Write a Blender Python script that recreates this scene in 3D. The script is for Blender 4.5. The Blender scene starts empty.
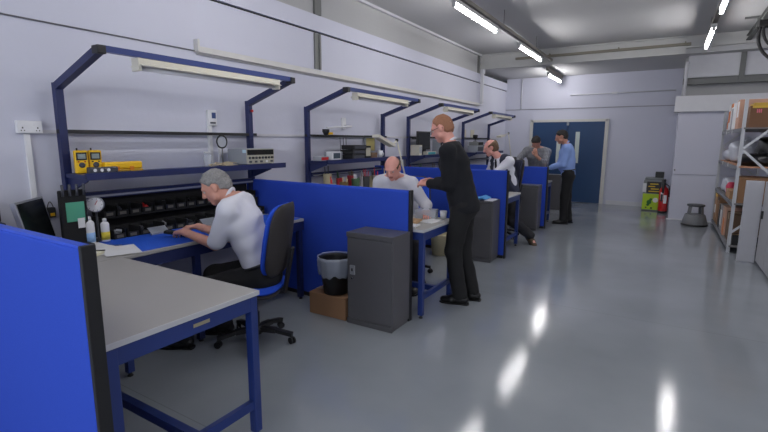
import bpy, bmesh, math, random
import numpy as np
from mathutils import Vector, Matrix, Euler, noise as mnoise
random.seed(7)
R = math.radians
PI = math.pi
scene = bpy.context.scene
COL = scene.collection

# ------------------------------------------------------------------ camera
cam_d = bpy.data.cameras.new('camera')
cam_d.sensor_width = 36.0
cam_d.lens = 459.3 / 768 * 36
cam_d.clip_start = 0.05
cam = bpy.data.objects.new('camera', cam_d)
COL.objects.link(cam)
_p, _y, _r = R(9.3807), R(-31.3733), R(0.2851)
_fw = Vector((math.sin(_y) * math.cos(_p), math.cos(_y) * math.cos(_p), -math.sin(_p)))
_rt = Vector((math.cos(_y), -math.sin(_y), 0))
_up = _rt.cross(_fw)
_r2 = _rt * math.cos(_r) + _up * math.sin(_r)
_u2 = -_rt * math.sin(_r) + _up * math.cos(_r)
_m = Matrix((_r2, _u2, -_fw)).transposed().to_4x4()
_m.translation = (0, 0, 1.55)
cam.matrix_world = _m
scene.camera = cam

# ------------------------------------------------------------------ world, exposure
w = bpy.data.worlds.new('world'); scene.world = w
w.use_nodes = True
w.node_tree.nodes['Background'].inputs[0].default_value = (0.8, 0.85, 1, 1)
w.node_tree.nodes['Background'].inputs[1].default_value = 0.05
scene.view_settings.view_transform = 'Standard'
scene.view_settings.look = 'None'
scene.view_settings.gamma = 1
scene.view_settings.use_curve_mapping = False
scene.view_settings.exposure = -0.08
# fill light added behind the camera to brighten the nearer blue screens
_al = bpy.data.lights.new('added_fill_light', 'AREA'); _al.shape = 'RECTANGLE'; _al.size = 3.9; _al.size_y = 1.6; _al.energy = 150; _al.color = (.86, .92, 1.0)
_ao = bpy.data.objects.new('added_fill_light', _al); COL.objects.link(_ao); _ao.location = (-.6, -3.97, 1.85); _ao.rotation_euler = (R(90), 0, 0)
TUBE_POWER = 75.0          # emission strength of the ceiling tubes
scene.cycles.max_bounces = 8
scene.cycles.diffuse_bounces = 5
scene.cycles.glossy_bounces = 4
scene.cycles.transmission_bounces = 6
scene.cycles.transparent_max_bounces = 8
scene.cycles.use_denoising = True
scene.cycles.sample_clamp_indirect = 4.0
scene.cycles.caustics_reflective = False
scene.cycles.caustics_refractive = False

# ------------------------------------------------------------------ materials
def lin(c):
    c = c / 255.0
    return c / 12.92 if c <= 0.04045 else ((c + 0.055) / 1.055) ** 2.4
def srgb(r, g, b): return (lin(r), lin(g), lin(b), 1)
MATS = {}
def mat(name, rgb, rough=0.6, metal=0.0, var=0.06, scale=8.0, bump=0.0, bscale=60.0, spec=0.5, alpha=1.0, trans=0.0, emit=0.0, coat=0.0):
    if name in MATS: return MATS[name]
    m = bpy.data.materials.new(name); m.use_nodes = True
    nt = m.node_tree; b = nt.nodes['Principled BSDF']
    c = srgb(*rgb)
    tc = nt.nodes.new('ShaderNodeTexCoord')
    n = nt.nodes.new('ShaderNodeTexNoise'); n.inputs['Scale'].default_value = scale; n.inputs['Detail'].default_value = 4
    nt.links.new(tc.outputs['Object'], n.inputs['Vector'])
    mix = nt.nodes.new('ShaderNodeMix'); mix.data_type = 'RGBA'
    mix.inputs[6].default_value = tuple(x * (1 - var) for x in c[:3]) + (1,)
    mix.inputs[7].default_value = tuple(min(1, x * (1 + var)) for x in c[:3]) + (1,)
    nt.links.new(n.outputs['Fac'], mix.inputs[0])
    nt.links.new(mix.outputs[2], b.inputs['Base Color'])
    b.inputs['Roughness'].default_value = rough
    b.inputs['Metallic'].default_value = metal
    b.inputs['Specular IOR Level'].default_value = spec
    b.inputs['Alpha'].default_value = alpha
    b.inputs['Transmission Weight'].default_value = trans
    b.inputs['Coat Weight'].default_value = coat
    if bump:
        n2 = nt.nodes.new('ShaderNodeTexNoise'); n2.inputs['Scale'].default_value = bscale; n2.inputs['Detail'].default_value = 3
        nt.links.new(tc.outputs['Object'], n2.inputs['Vector'])
        bp = nt.nodes.new('ShaderNodeBump'); bp.inputs['Strength'].default_value = bump; bp.inputs['Distance'].default_value = 0.01
        nt.links.new(n2.outputs['Fac'], bp.inputs['Height']); nt.links.new(bp.outputs['Normal'], b.inputs['Normal'])
    if emit:
        b.inputs['Emission Color'].default_value = c; b.inputs['Emission Strength'].default_value = emit
    MATS[name] = m
    return m

def weave(name, rgb, rgb2, sc=700, rough=0.9, bump=0.15):
    if name in MATS: return MATS[name]
    m = mat(name, rgb, rough, var=0.03); nt = m.node_tree; b = nt.nodes['Principled BSDF']
    tc = nt.nodes.new('ShaderNodeTexCoord')
    v = nt.nodes.new('ShaderNodeTexVoronoi'); v.inputs['Scale'].default_value = sc
    nt.links.new(tc.outputs['Object'], v.inputs['Vector'])
    mx = nt.nodes.new('ShaderNodeMix'); mx.data_type = 'RGBA'
    mx.inputs[6].default_value = srgb(*rgb); mx.inputs[7].default_value = srgb(*rgb2)
    nt.links.new(v.outputs['Distance'], mx.inputs[0]); nt.links.new(mx.outputs[2], b.inputs['Base Color'])
    bp = nt.nodes.new('ShaderNodeBump'); bp.inputs['Strength'].default_value = bump; bp.inputs['Distance'].default_value = 0.003
    nt.links.new(v.outputs['Distance'], bp.inputs['Height']); nt.links.new(bp.outputs['Normal'], b.inputs['Normal'])
    b.inputs['Specular IOR Level'].default_value = 0.2
    return m

def checked(name, a, bcol, sc=60):
    m = mat(name, a, 0.9, var=0.02); nt = m.node_tree; b = nt.nodes['Principled BSDF']
    tc = nt.nodes.new('ShaderNodeTexCoord')
    last = None
    for d in ('X', 'Z'):
        wv = nt.nodes.new('ShaderNodeTexWave'); wv.bands_direction = d; wv.inputs['Scale'].default_value = sc / 6
        wv.inputs['Distortion'].default_value = 0.4
        nt.links.new(tc.outputs['Object'], wv.inputs['Vector'])
        if last:
            mm = nt.nodes.new('ShaderNodeMath'); mm.operation = 'MULTIPLY'
            nt.links.new(last, mm.inputs[0]); nt.links.new(wv.outputs['Fac'], mm.inputs[1]); last = mm.outputs[0]
        else: last = wv.outputs['Fac']
    mx = nt.nodes.new('ShaderNodeMix'); mx.data_type = 'RGBA'
    mx.inputs[6].default_value = srgb(*bcol); mx.inputs[7].default_value = srgb(*a)
    nt.links.new(last, mx.inputs[0]); nt.links.new(mx.outputs[2], b.inputs['Base Color'])
    return m

# floor: glossy grey painted concrete with faint scuffs and seams
def floor_mat():
    m = bpy.data.materials.new('painted_floor'); m.use_nodes = True
    nt = m.node_tree; b = nt.nodes['Principled BSDF']; L = nt.links.new; N = nt.nodes.new
    tc = N('ShaderNodeTexCoord')
    n = N('ShaderNodeTexNoise'); n.inputs['Scale'].default_value = 0.9; n.inputs['Detail'].default_value = 6; L(tc.outputs['Object'], n.inputs['Vector'])
    cr = N('ShaderNodeValToRGB'); L(n.outputs['Fac'], cr.inputs[0])
    cr.color_ramp.elements[0].position = 0.3; cr.color_ramp.elements[0].color = srgb(134, 139, 145)
    cr.color_ramp.elements[1].position = 0.7; cr.color_ramp.elements[1].color = srgb(150, 155, 161)
    # thin slab joints
    br = N('ShaderNodeTexBrick'); br.offset = 0; br.inputs['Scale'].default_value = 1
    br.inputs['Brick Width'].default_value = 40.0; br.inputs['Row Height'].default_value = 3.0; br.inputs['Mortar Size'].default_value = 0.003
    br.inputs['Color1'].default_value = (1, 1, 1, 1); br.inputs['Color2'].default_value = (1, 1, 1, 1); br.inputs['Mortar'].default_value = (0.78, 0.78, 0.78, 1)
    mp = N('ShaderNodeMapping'); mp.inputs['Location'].default_value = (11, -1.45, 0); L(tc.outputs['Object'], mp.inputs[0]); L(mp.outputs[0], br.inputs['Vector'])
    mx = N('ShaderNodeMix'); mx.data_type = 'RGBA'; mx.blend_type = 'MULTIPLY'; mx.inputs[0].default_value = 1
    L(cr.outputs[0], mx.inputs[6]); L(br.outputs['Color'], mx.inputs[7]); L(mx.outputs[2], b.inputs['Base Color'])
    n2 = N('ShaderNodeTexNoise'); n2.inputs['Scale'].default_value = 4; n2.inputs['Detail'].default_value = 8; L(tc.outputs['Object'], n2.inputs['Vector'])
    mr = N('ShaderNodeMapRange'); mr.inputs[3].default_value = 0.07; mr.inputs[4].default_value = 0.13; L(n2.outputs['Fac'], mr.inputs[0]); L(mr.outputs[0], b.inputs['Roughness'])
    n3 = N('ShaderNodeTexNoise'); n3.inputs['Scale'].default_value = 55; n3.inputs['Detail'].default_value = 3; L(tc.outputs['Object'], n3.inputs['Vector'])
    bp = N('ShaderNodeBump'); bp.inputs['Strength'].default_value = 0.05; bp.inputs['Distance'].default_value = 0.01
    L(n3.outputs['Fac'], bp.inputs['Height']); L(bp.outputs['Normal'], b.inputs['Normal'])
    b.inputs['Specular IOR Level'].default_value = 0.65
    return m

def wall_mat(name, rgb, axis='Y', lines=0.0, rough=0.75):
    m = mat(name, rgb, rough, var=0.035, scale=1.3); nt = m.node_tree; b = nt.nodes['Principled BSDF']
    b.inputs['Specular IOR Level'].default_value = 0.25
    tc = nt.nodes.new('ShaderNodeTexCoord')
    n2 = nt.nodes.new('ShaderNodeTexNoise'); n2.inputs['Scale'].default_value = 18; n2.inputs['Detail'].default_value = 5
    nt.links.new(tc.outputs['Object'], n2.inputs['Vector'])
    add = n2.outputs['Fac']
    if lines:
        wv = nt.nodes.new('ShaderNodeTexWave'); wv.bands_direction = 'Z'; wv.wave_profile = 'SAW'; wv.inputs['Scale'].default_value = lines
        nt.links.new(tc.outputs['Object'], wv.inputs['Vector'])
        ma = nt.nodes.new('ShaderNodeMath'); ma.operation = 'MULTIPLY_ADD'; ma.inputs[1].default_value = 3
        nt.links.new(wv.outputs['Fac'], ma.inputs[0]); nt.links.new(add, ma.inputs[2]); add = ma.outputs[0]
    bp = nt.nodes.new('ShaderNodeBump'); bp.inputs['Strength'].default_value = 0.12; bp.inputs['Distance'].default_value = 0.01
    nt.links.new(add, bp.inputs['Height']); nt.links.new(bp.outputs['Normal'], b.inputs['Normal'])
    return m

M_FLOOR = floor_mat()
M_WALL = wall_mat('wall_paint_lilac_white', (203, 204, 217))
M_CEIL = wall_mat('ceiling_paint', (190, 190, 190))
M_CLAD = wall_mat('upper_cladding', (176, 176, 176), lines=6)
M_GREYSTEEL = mat('grey_steel', (112, 113, 111), 0.55, 0.2)
M_TRIM = mat('white_trim', (208, 208, 212), 0.45)
M_BLUE = mat('blue_powder_coat', (31, 52, 116), 0.4, 0.0, coat=0.2)
M_NAVY = mat('navy_powder_coat', (26, 36, 82), 0.42)
M_PANEL = weave('blue_panel_fabric', (42, 70, 176), (54, 86, 198))
M_BLACK = mat('black_plastic', (26, 26, 28), 0.5)
M_BLACKMATT = mat('black_matt', (20, 20, 22), 0.85)
M_TOP = mat('grey_laminate', (168, 165, 160), 0.45, var=0.04, scale=3)
M_TOPEDGE = mat('pale_laminate_edge', (196, 196, 198), 0.5)
M_CAB = mat('graphite_steel', (88, 87, 90), 0.4, 0.05, var=0.05)
M_CHROME = mat('chrome', (200, 200, 205), 0.25, 1.0)
M_CREAM = mat('cream_enamel', (214, 210, 196), 0.4)
M_YELLOW = mat('yellow_rubber', (238, 188, 20), 0.5)
M_DGREY = mat('dark_grey_plastic', (62, 64, 72), 0.5)
M_LGREY = mat('light_grey_plastic', (150, 154, 160), 0.5)
M_SILVER = mat('silver_plastic', (160, 162, 168), 0.35, 0.4)
M_MAT = mat('blue_rubber_mat', (30, 88, 205), 0.6, bump=0.05)
M_PAPER = mat('paper', (226, 226, 226), 0.8)
M_WHITE = mat('white_plastic', (226, 226, 228), 0.45)
M_SCREEN = mat('dark_screen', (22, 26, 26), 0.2)
M_RED = mat('red_paint', (190, 28, 30), 0.35)
M_CARD = mat('cardboard', (146, 110, 80), 0.85, bump=0.05)
M_GREEN = mat('green_circuit', (80, 160, 130), 0.5)
M_GLASS = mat('clear_plastic', (225, 230, 235), 0.15, alpha=0.35)

# ------------------------------------------------------------------ mesh collector
class MB:
    def __init__(s): s.bm = bmesh.new(); s.mi = 0; s.smooth = False
    def _tag(s, faces, mi):
        for f in faces: f.material_index = s.mi if mi is None else mi
    def box(s, c, size, rot=None, bev=0.0, mi=None):
        r = bmesh.ops.create_cube(s.bm, size=1.0)
        vs = r['verts']
        for v in vs: v.co = Vector((v.co.x * size[0], v.co.y * size[1], v.co.z * size[2]))
        if bev > 0:
            es = list({e for v in vs for e in v.link_edges})
            rr = bmesh.ops.bevel(s.bm, geom=es, offset=bev, segments=2, affect='EDGES', profile=0.5)
            vs = list({v for f in rr['faces'] for v in f.verts} | {v for v in vs if v.is_valid})
        q = Euler(rot).to_matrix() if rot else Matrix.Identity(3)
        for v in vs: v.co = q @ v.co + Vector(c)
        s._tag({f for v in vs for f in v.link_faces}, mi)
        return s
    def bx(s, x0, x1, y0, y1, z0, z1, bev=0.0, mi=None):
        return s.box(((x0 + x1) / 2, (y0 + y1) / 2, (z0 + z1) / 2), (abs(x1 - x0), abs(y1 - y0), abs(z1 - z0)), None, bev, mi)
    def tube(s, pts, r, n=10, mi=None, cap=True, closed=False):
        pts = [Vector(p) for p in pts]; N = len(pts)
        rs = r if isinstance(r, (list, tuple)) else [r] * N
        rings = []; up = None
        for i, p in enumerate(pts):
            a = pts[(i - 1) % N] if closed else pts[max(i - 1, 0)]; b = pts[(i + 1) % N] if closed else pts[min(i + 1, N - 1)]
            t = (b - a).normalized()
            if up is None: up = t.orthogonal().normalized()
            up = (up - t * up.dot(t))
            if up.length < 1e-6: up = t.orthogonal()
            up.normalize(); sd = t.cross(up)
            rings.append([s.bm.verts.new(p + (up * math.cos(2 * PI * k / n) + sd * math.sin(2 * PI * k / n)) * rs[i]) for k in range(n)])
        fs = []
        for i in range(N if closed else N - 1):
            A, B = rings[i], rings[(i + 1) % N]
            for k in range(n):
                f = s.bm.faces.new((A[k], A[(k + 1) % n], B[(k + 1) % n], B[k])); f.smooth = True; fs.append(f)
        if cap and not closed:
            fs.append(s.bm.faces.new(rings[0][::-1])); fs.append(s.bm.faces.new(rings[-1]))
        s._tag(fs, mi); return s
    def bar(s, a, b, wd, ht, up=(0, 0, 1), mi=None):      # rectangular bar between two points
        a, b = Vector(a), Vector(b); t = (b - a).normalized(); u = Vector(up); sd = t.cross(u)
        if sd.length < 1e-4: sd = t.orthogonal()
        sd.normalize(); u = sd.cross(t).normalized()
        o = [(-1, -1), (1, -1), (1, 1), (-1, 1)]
        A = [s.bm.verts.new(a + sd * wd / 2 * i + u * ht / 2 * j) for i, j in o]; B = [s.bm.verts.new(b + sd * wd / 2 * i + u * ht / 2 * j) for i, j in o]
        fs = [s.bm.faces.new((A[k], A[(k + 1) % 4], B[(k + 1) % 4], B[k])) for k in range(4)] + [s.bm.faces.new(A[::-1]), s.bm.faces.new(B)]
        s._tag(fs, mi); return s
    def lathe(s, prof, c=(0, 0, 0), n=24, mi=None, axis='Z', smooth=True, sx=1, sy=1):
        rings = []
        c = Vector(c)
        def P(r, z, k):
            x, y = r * math.cos(2 * PI * k / n) * sx, r * math.sin(2 * PI * k / n) * sy
            v = {'Z': (x, y, z), 'X': (z, x, y), 'Y': (x, z, y)}[axis]
            return c + Vector(v)
        fs = []
        for r, z in prof: rings.append([s.bm.verts.new(P(max(r, 1e-4), z, k)) for k in range(n)])
        for A, B in zip(rings, rings[1:]):
            for k in range(n):
                f = s.bm.faces.new((A[k], A[(k + 1) % n], B[(k + 1) % n], B[k])); f.smooth = smooth; fs.append(f)
        fs.append(s.bm.faces.new(rings[0][::-1])); fs.append(s.bm.faces.new(rings[-1]))
        s._tag(fs, mi); return s
    def prism(s, poly, t, frame=None, mi=None):           # polygon in local XY extruded along +Z by t, then frame matrix
        fr = frame or Matrix.Identity(4)
        A = [s.bm.verts.new(fr @ Vector((x, y, 0))) for x, y in poly]; B = [s.bm.verts.new(fr @ Vector((x, y, t))) for x, y in poly]
        n = len(poly)
        fs = [s.bm.faces.new((A[k], A[(k + 1) % n], B[(k + 1) % n], B[k])) for k in range(n)] + [s.bm.faces.new(A[::-1]), s.bm.faces.new(B)]
        s._tag(fs, mi); return s
    def arrays(s, V, F, mi=None, smooth=True):
        vs = [s.bm.verts.new(v) for v in V]
        for f in F:
            try: ff = s.bm.faces.new([vs[i] for i in f]); ff.smooth = smooth; ff.material_index = s.mi if mi is None else mi
            except ValueError: pass
        return s
    def build(s, name, mats, parent=None, label=None, loc=None, rz=0, smooth=False):
        bmesh.ops.recalc_face_normals(s.bm, faces=s.bm.faces[:])
        me = bpy.data.meshes.new(name); s.bm.to_mesh(me); s.bm.free()
        for m in (mats if isinstance(mats, (list, tuple)) else [mats]): me.materials.append(m)
        if smooth:
            for p in me.polygons: p.use_smooth = True
        o = bpy.data.objects.new(name, me); COL.objects.link(o)
        if loc: o.location = loc
        if rz: o.rotation_euler = (0, 0, rz)
        if parent: o.parent = parent
        if label: o['label'] = label
        return o

def tag(o, label, cat, group=None, kind=None):
    o['label'] = label; o['category'] = cat
    if group: o['group'] = group
    if kind: o['kind'] = kind
    return o
def thing(name, label, cat, loc=(0, 0, 0), rz=0, group=None):
    o = bpy.data.objects.new(name, None); COL.objects.link(o)
    o.location = loc; o.rotation_euler = (0, 0, rz); o.empty_display_size = 0.1
    return tag(o, label, cat, group)
def struct(name, mb, m, parent=None, label=None):
    o = mb.build(name, m, parent)
    if not parent: o['kind'] = 'structure'
    if label: o['label'] = label
    return o
def copy_tree(o, parent=None):
    c = o.copy(); COL.objects.link(c)
    if parent: c.parent = parent
    for ch in [x for x in list(bpy.data.objects) if x.parent == o]: copy_tree(ch, c)
    return c
def dup(o, loc, rz, label):
    c = copy_tree(o); c.location = loc; c.rotation_euler = (0, 0, rz); c['label'] = label
    return c
def one(name, mb, m, label, cat, loc=None, rz=0, group=None):
    return tag(mb.build(name, m, None, None, loc, rz), label, cat, group)
# ------------------------------------------------------------------ the room
XL, YB, ZC = -3.83, 12.6, 3.47
XR, YN = 4.6, -4.0
struct('floor', MB().bx(XL - .2, XR + .2, YN - .2, YB + .2, -.1, 0), M_FLOOR)
struct('ceiling', MB().bx(XL - .2, XR + .2, YN - .2, 10.55, ZC, ZC + .12), M_CEIL)
struct('ceiling_back', MB().bx(XL - .2, XR + .2, 10.6, YB + .2, 3.17, 3.29), M_CEIL)
struct('wall_left', MB().bx(XL - .15, XL, YN - .2, YB + .15, 0, 2.85), M_WALL)
struct('wall_left_upper', MB().bx(XL - .15, XL + .015, YN - .2, YB + .15, 2.87, 3.06), M_WALL)
struct('wall_left_cladding', MB().bx(XL - .15, XL, YN - .2, 10.5, 3.06, ZC), M_CLAD)
struct('trim_13', MB().bx(XL - .12, XL - .02, YN, YB, 2.848, 2.872), M_BLACKMATT)
struct('wall_back', MB().bx(XL, .2, YB, YB + .15, 0, 3.17), M_WALL)
struct('wall_near', MB().bx(XL, XR, YN - .15, YN, 0, ZC), M_WALL)
# made-up window frame, out of view, set around the added fill light
wf = MB().bx(-2.6, 1.4, YN, YN + .04, 1.0, 1.06).bx(-2.6, 1.4, YN, YN + .04, 2.64, 2.7).bx(-2.6, -2.54, YN, YN + .04, 1.06, 2.64).bx(1.34, 1.4, YN, YN + .04, 1.06, 2.64).bx(-.63, -.57, YN, YN + .04, 1.06, 2.64)
struct('added_window_1', wf, M_TRIM)
struct('wall_right', MB().bx(XR, XR + .15, YN, 10.83, 0, ZC), M_WALL)
# the boxed-out bay on the right of the back wall
struct('wall_bay', MB().bx(.13, XR + .15, 10.83, YB + .15, 0, .905).bx(.13, XR + .15, 10.83, YB + .15, .913, 2.12), M_WALL)
struct('trim_1', MB().bx(.05, XR, 10.74, 11.1, 2.115, 2.415, bev=.006), M_TRIM)
struct('wall_bay_upper', MB().bx(.16, XR, 11.05, YB, 2.41, ZC - .01), M_CLAD)
struct('trim_2', MB().bx(.14, XR, 10.86, 10.96, 2.64, 2.75).bx(.17, XR, 10.84, 10.98, 2.74, 2.752).bx(.17, XR, 10.84, 10.98, 2.632, 2.644), M_GREYSTEEL)
struct('trim_3', MB().bx(.20, 1.0, 10.88, 10.94, 2.76, 3.22, bev=.004).bx(1.08, 2.6, 10.88, 10.94, 2.76, 3.22, bev=.004).bx(2.68, XR, 10.88, 10.94, 2.76, 3.22), M_TRIM)
struct('trim_4', MB().bx(1.0, 1.08, 10.84, 10.96, 2.66, 3.27).bx(2.6, 2.68, 10.84, 10.96, 2.66, 3.27).bx(.14, XR, 10.80, 10.90, 3.225, 3.27), M_GREYSTEEL)
# beam across the room
b = MB()
b.bx(XL, .13, 10.50, 10.56, 3.17, ZC).bx(XL, .13, 10.44, 10.66, 3.15, 3.175).bx(XL, .13, 10.44, 10.50, 3.45, ZC)
b.bx(.13, XR, 10.50, 10.56, 3.26, ZC)
struct('trim_5', b, mat('beam_paint', (186, 186, 184), 0.6))
b = MB().bx(-3.0, .2, 10.38, 10.44, 3.29, 3.335)
for x in (-2.3, -1.0, 0.1): b.bx(x, x + .02, 10.38, 10.5, 3.335, 3.36)
struct('trim_6', b, mat('brown_grey_trunking', (122, 116, 102), 0.5))
b = MB().bx(XL + .05, XL + .11, 10.40, 10.46, 2.38, 3.15).bx(XL + .03, XL + .13, 10.42, 10.46, 3.05, 3.15)
struct('trim_7', b, M_TRIM)
struct('trim_8', MB().bx(XL, XL + .05, YN, 10.5, ZC - .035, ZC), M_TRIM)
# dado trunking on the left wall
b = MB().bx(XL, XL + .055, 2.9, 10.4, 2.345, 2.40, bev=.004).bx(XL, XL + .02, 2.9, 10.4, 2.33, 2.345)
b.bx(XL, XL + .06, 2.88, 2.90, 2.35, 2.46)
struct('trim_9', b, mat('trunking_ivory', (206, 204, 200), 0.5))
b = MB().tube([(XL + .008, YN, 2.36), (XL + .008, 2.9, 2.36)], .006, 6)
struct('trim_10', b, mat('grey_cable', (120, 118, 122), 0.6))
# steel column let into the wall
b = MB().bx(XL - .01, XL + .02, 4.60, 4.63, 2.42, 2.845).bx(XL - .01, XL + .02, 4.69, 4.72, 2.42, 2.845).bx(XL - .01, XL + .005, 4.63, 4.69, 2.42, 2.845)
b.bx(XL, XL + .03, 4.60, 4.72, 3.06, ZC - .04)
struct('trim_11', b, M_GREYSTEEL)
b = MB().bx(XL - .01, XL + .03, 10.30, 10.38, 3.06, ZC - .03)
struct('trim_12', b, M_GREYSTEEL)
# power conduit line at work height, behind the frames
struct('trim_14', MB().bx(XL, XL + .02, 1.55, 12.0, 1.585, 1.61), mat('white_conduit', (200, 199, 204), .5))
# baseboards
struct('baseboard_back', MB().bx(-1.2, .1, YB - .02, YB, 0, .1), M_TRIM)
struct('baseboard_bay', MB().bx(.10, XR, 10.81, 10.83, 0, .02), M_TRIM)
struct('baseboard_left', MB().bx(XL, XL + .015, YN, YB, 0, .1), M_TRIM)
# horizontal seam in the back wall and its conduit
struct('trim_15', MB().bx(XL, .1, YB - .012, YB, 2.355, 2.375), mat('seam_grey', (150, 150, 158), .7))
b = MB().tube([(-2.2, YB - .02, 2.69), (.05, YB - .02, 2.70)], .012, 8).box((-1.2, YB - .03, 2.695), (.12, .04, .05)).tube([(-3.42, YB - .02, 2.36), (-3.42, YB - .02, 3.15)], .012, 8)
struct('trim_16', b, M_TRIM)
b = MB().tube([(.18, 10.79, 2.41), (.18, 10.79, 2.98), (.19, 10.79, 3.05)], .028, 10)
struct('trim_17', b, M_TRIM)

# double door
M_DOOR = mat('door_blue', (28, 62, 102), 0.45, var=0.05)
M_FRAMEW = mat('door_frame_paint', (205, 203, 196), 0.5)
x0, x1, zt = -3.12, -1.30, 2.03
b = MB().bx(x0 - .03, x0 + .05, YB - .05, YB, 0, zt + .06).bx(x1 - .05, x1 + .03, YB - .05, YB, 0, zt + .06).bx(x0, x1, YB - .05, YB, zt, zt + .06)
struct('trim_18', b, M_FRAMEW)
xm = (x0 + x1) / 2
for i, (a, c, side) in enumerate(((x0 + .05, xm - .003, 1), (xm + .003, x1 - .05, -1))):
    d = MB().bx(a, c, YB - .045, YB - .008, .01, zt - .004, bev=.002)
    do = struct('door_%d' % (i + 1), d, M_DOOR)
    vx = c - .24 if side > 0 else a + .20
    MB().bx(vx, vx + .10, YB - .052, YB - .044, 1.0, 1.78).build('vision_panel', mat('vision_glass', (205, 214, 206), 0.1), do)
    f = MB()
    f.bx(vx - .015, vx, YB - .056, YB - .044, .985, 1.795).bx(vx + .10, vx + .115, YB - .056, YB - .044, .985, 1.795).bx(vx, vx + .1, YB - .056, YB - .044, 1.78, 1.795).bx(vx, vx + .1, YB - .056, YB - .044, .985, 1.0)
    f.build('glazing_bead', M_DOOR, do)
    hx = c - .06 if side > 0 else a + .04
    MB().bx(hx, hx + .025, YB - .09, YB - .045, 1.0, 1.02).bx(hx, hx + .025, YB - .09, YB - .045, 1.28, 1.3).bx(hx, hx + .025, YB - .105, YB - .085, .98, 1.32).build('door_handle', M_CHROME, do)
MB().bx(xm - .02, xm + .03, YB - .10, YB - .045, zt - .09, zt - .01).build('door_closer', M_LGREY, bpy.data.objects['door_1'])

# ------------------------------------------------------------------ ceiling tube lights
M_TUBE = bpy.data.materials.new('lit_fluorescent_tube'); M_TUBE.use_nodes = True
_b = M_TUBE.node_tree.nodes['Principled BSDF']
_b.inputs['Base Color'].default_value = (.9, .9, .9, 1); _b.inputs['Emission Color'].default_value = (1.0, 0.985, 1.0, 1); _b.inputs['Emission Strength'].default_value = TUBE_POWER
M_BATTEN = mat('batten_enamel', (190, 190, 188), 0.45)
def ceiling_light(x, y0, y1, z, label, group=None):
    yc = (y0 + y1) / 2; h = (y1 - y0) / 2
    t = thing('ceiling_light', label, 'ceiling light', (x, yc, z), 0, group)
    MB().bx(-.032, .032, -h, h, .03, .075, bev=.004).build('batten', M_BATTEN, t)
    MB().tube([(0, -h + .03, 0), (0, h - .03, 0)], .016, 10).build('tube', M_TUBE, t)
    for q in (-h, h - .03): MB().bx(-.02, .02, q, q + .03, -.02, .035).build('end_cap', M_BATTEN, t)
    b = MB()
    for s in (-.6, .6): b.tube([(0, s * h, .075), (0, s * h, .105)], .004, 6)
    b.build('hanger', M_GREYSTEEL, t)
    return t
ceiling_light(-2.25, 5.2, 6.75, 3.09, 'lit tube light nearest the camera under the left ceiling trunking')
ceiling_light(-2.26, 7.98, 9.55, 3.09, 'middle lit tube light under the left ceiling trunking, just before the beam')
ceiling_light(-2.43, 11.0, 12.4, 3.00, 'short-looking lit tube light beyond the beam, furthest on the left side')
ceiling_light(.41, 5.65, 7.15, 3.09, 'lit tube light cut off by the top edge on the right')
ceiling_light(.40, 8.1, 9.65, 3.09, 'lit tube light on the right ending just before the beam')
for x, y0 in ((-2.25, 2.2), (-2.25, -1.2), (.41, 2.2), (.41, -1.2), (3.0, 6.0), (3.0, 1.0)):
    ceiling_light(x, y0, y0 + 1.5, 3.09, 'lit tube light out of the picture, %s row, %s' % ({-2.25: 'left', .41: 'middle', 3.0: 'right'}[x], 'further from the camera' if y0 > 2 else 'nearer the camera'))
for x, y0, y1, lab in ((-2.25, -3.9, 11.6, 'long grey cable trunking carrying the left row of ceiling lights'), (.41, -3.9, 9.9, 'long grey cable trunking carrying the right row of ceiling lights')):
    t = thing('cable_trunking', lab, 'cable trunking', (x, 0, 3.195))
    z1 = 3.147 if y1 > 11 else None
    MB().bx(-.03, .03, y0, y1 if y1 < 10.4 else 10.4, 0, .05).build('channel', mat('grey_galvanised', (128, 124, 116), 0.5, .3), t)
    b = MB()
    for y in np.arange(y0 + 1, min(y1, 10.3), 2.0): b.tube([(0, y, .05), (0, y, .274)], .005, 6)
    b.build('hanger_rod', M_GREYSTEEL, t)
one('cable_trunking', MB().bx(-2.46, -2.40, 10.9, 12.55, 3.10, 3.168), MATS['grey_galvanised'], 'short grey trunking above the furthest tube light', 'cable trunking')

# steel conveyor beam and cables at upper right
t = thing('steel_rail', 'grey sloping steel rail high at the right with black cables hung from it', 'steel rail', (0, 0, 0))
MB().bar((1.04, 10.75, 3.31), (1.02, 4.0, 3.31), .07, .015).bar((1.04, 10.75, 3.35), (1.02, 4.0, 3.35), .012, .07).bar((1.04, 10.75, 3.385), (1.02, 4.0, 3.385), .07, .012).build('rail_beam', mat('dark_steel', (84, 86, 84), .6), t)
MB().bx(.85, 1.2, 9.38, 9.42, 3.44, 3.468).bx(1.0, 1.06, 9.37, 9.43, 3.39, 3.45).build('rail_hanger', M_GREYSTEEL, t)
MB().bx(.98, 1.10, 8.9, 9.1, 3.22, 3.32, bev=.01).build('cable_clamp', M_BLACKMATT, t)
b = MB()
def arc(p0, p1, p2, n=14):
    p0, p1, p2 = map(Vector, (p0, p1, p2))
    return [(1 - u) ** 2 * p0 + 2 * u * (1 - u) * p1 + u * u * p2 for u in [i / n for i in range(n + 1)]]
b.tube(arc((1.02, 9, 3.25), (.93, 9, 2.85), (1.32, 8.9, 2.66)), .022, 8).build('cable', M_BLACKMATT, t)
MB().tube(arc((1.05, 8.95, 3.25), (1.02, 9, 2.95), (1.36, 8.85, 2.80)), .018, 8).build('cable', M_BLACKMATT, t)
MB().tube(arc((1.08, 9, 3.24), (1.2, 9, 3.14), (1.45, 8.8, 3.18)), .02, 8).build('cable', M_BLACKMATT, t)
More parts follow.
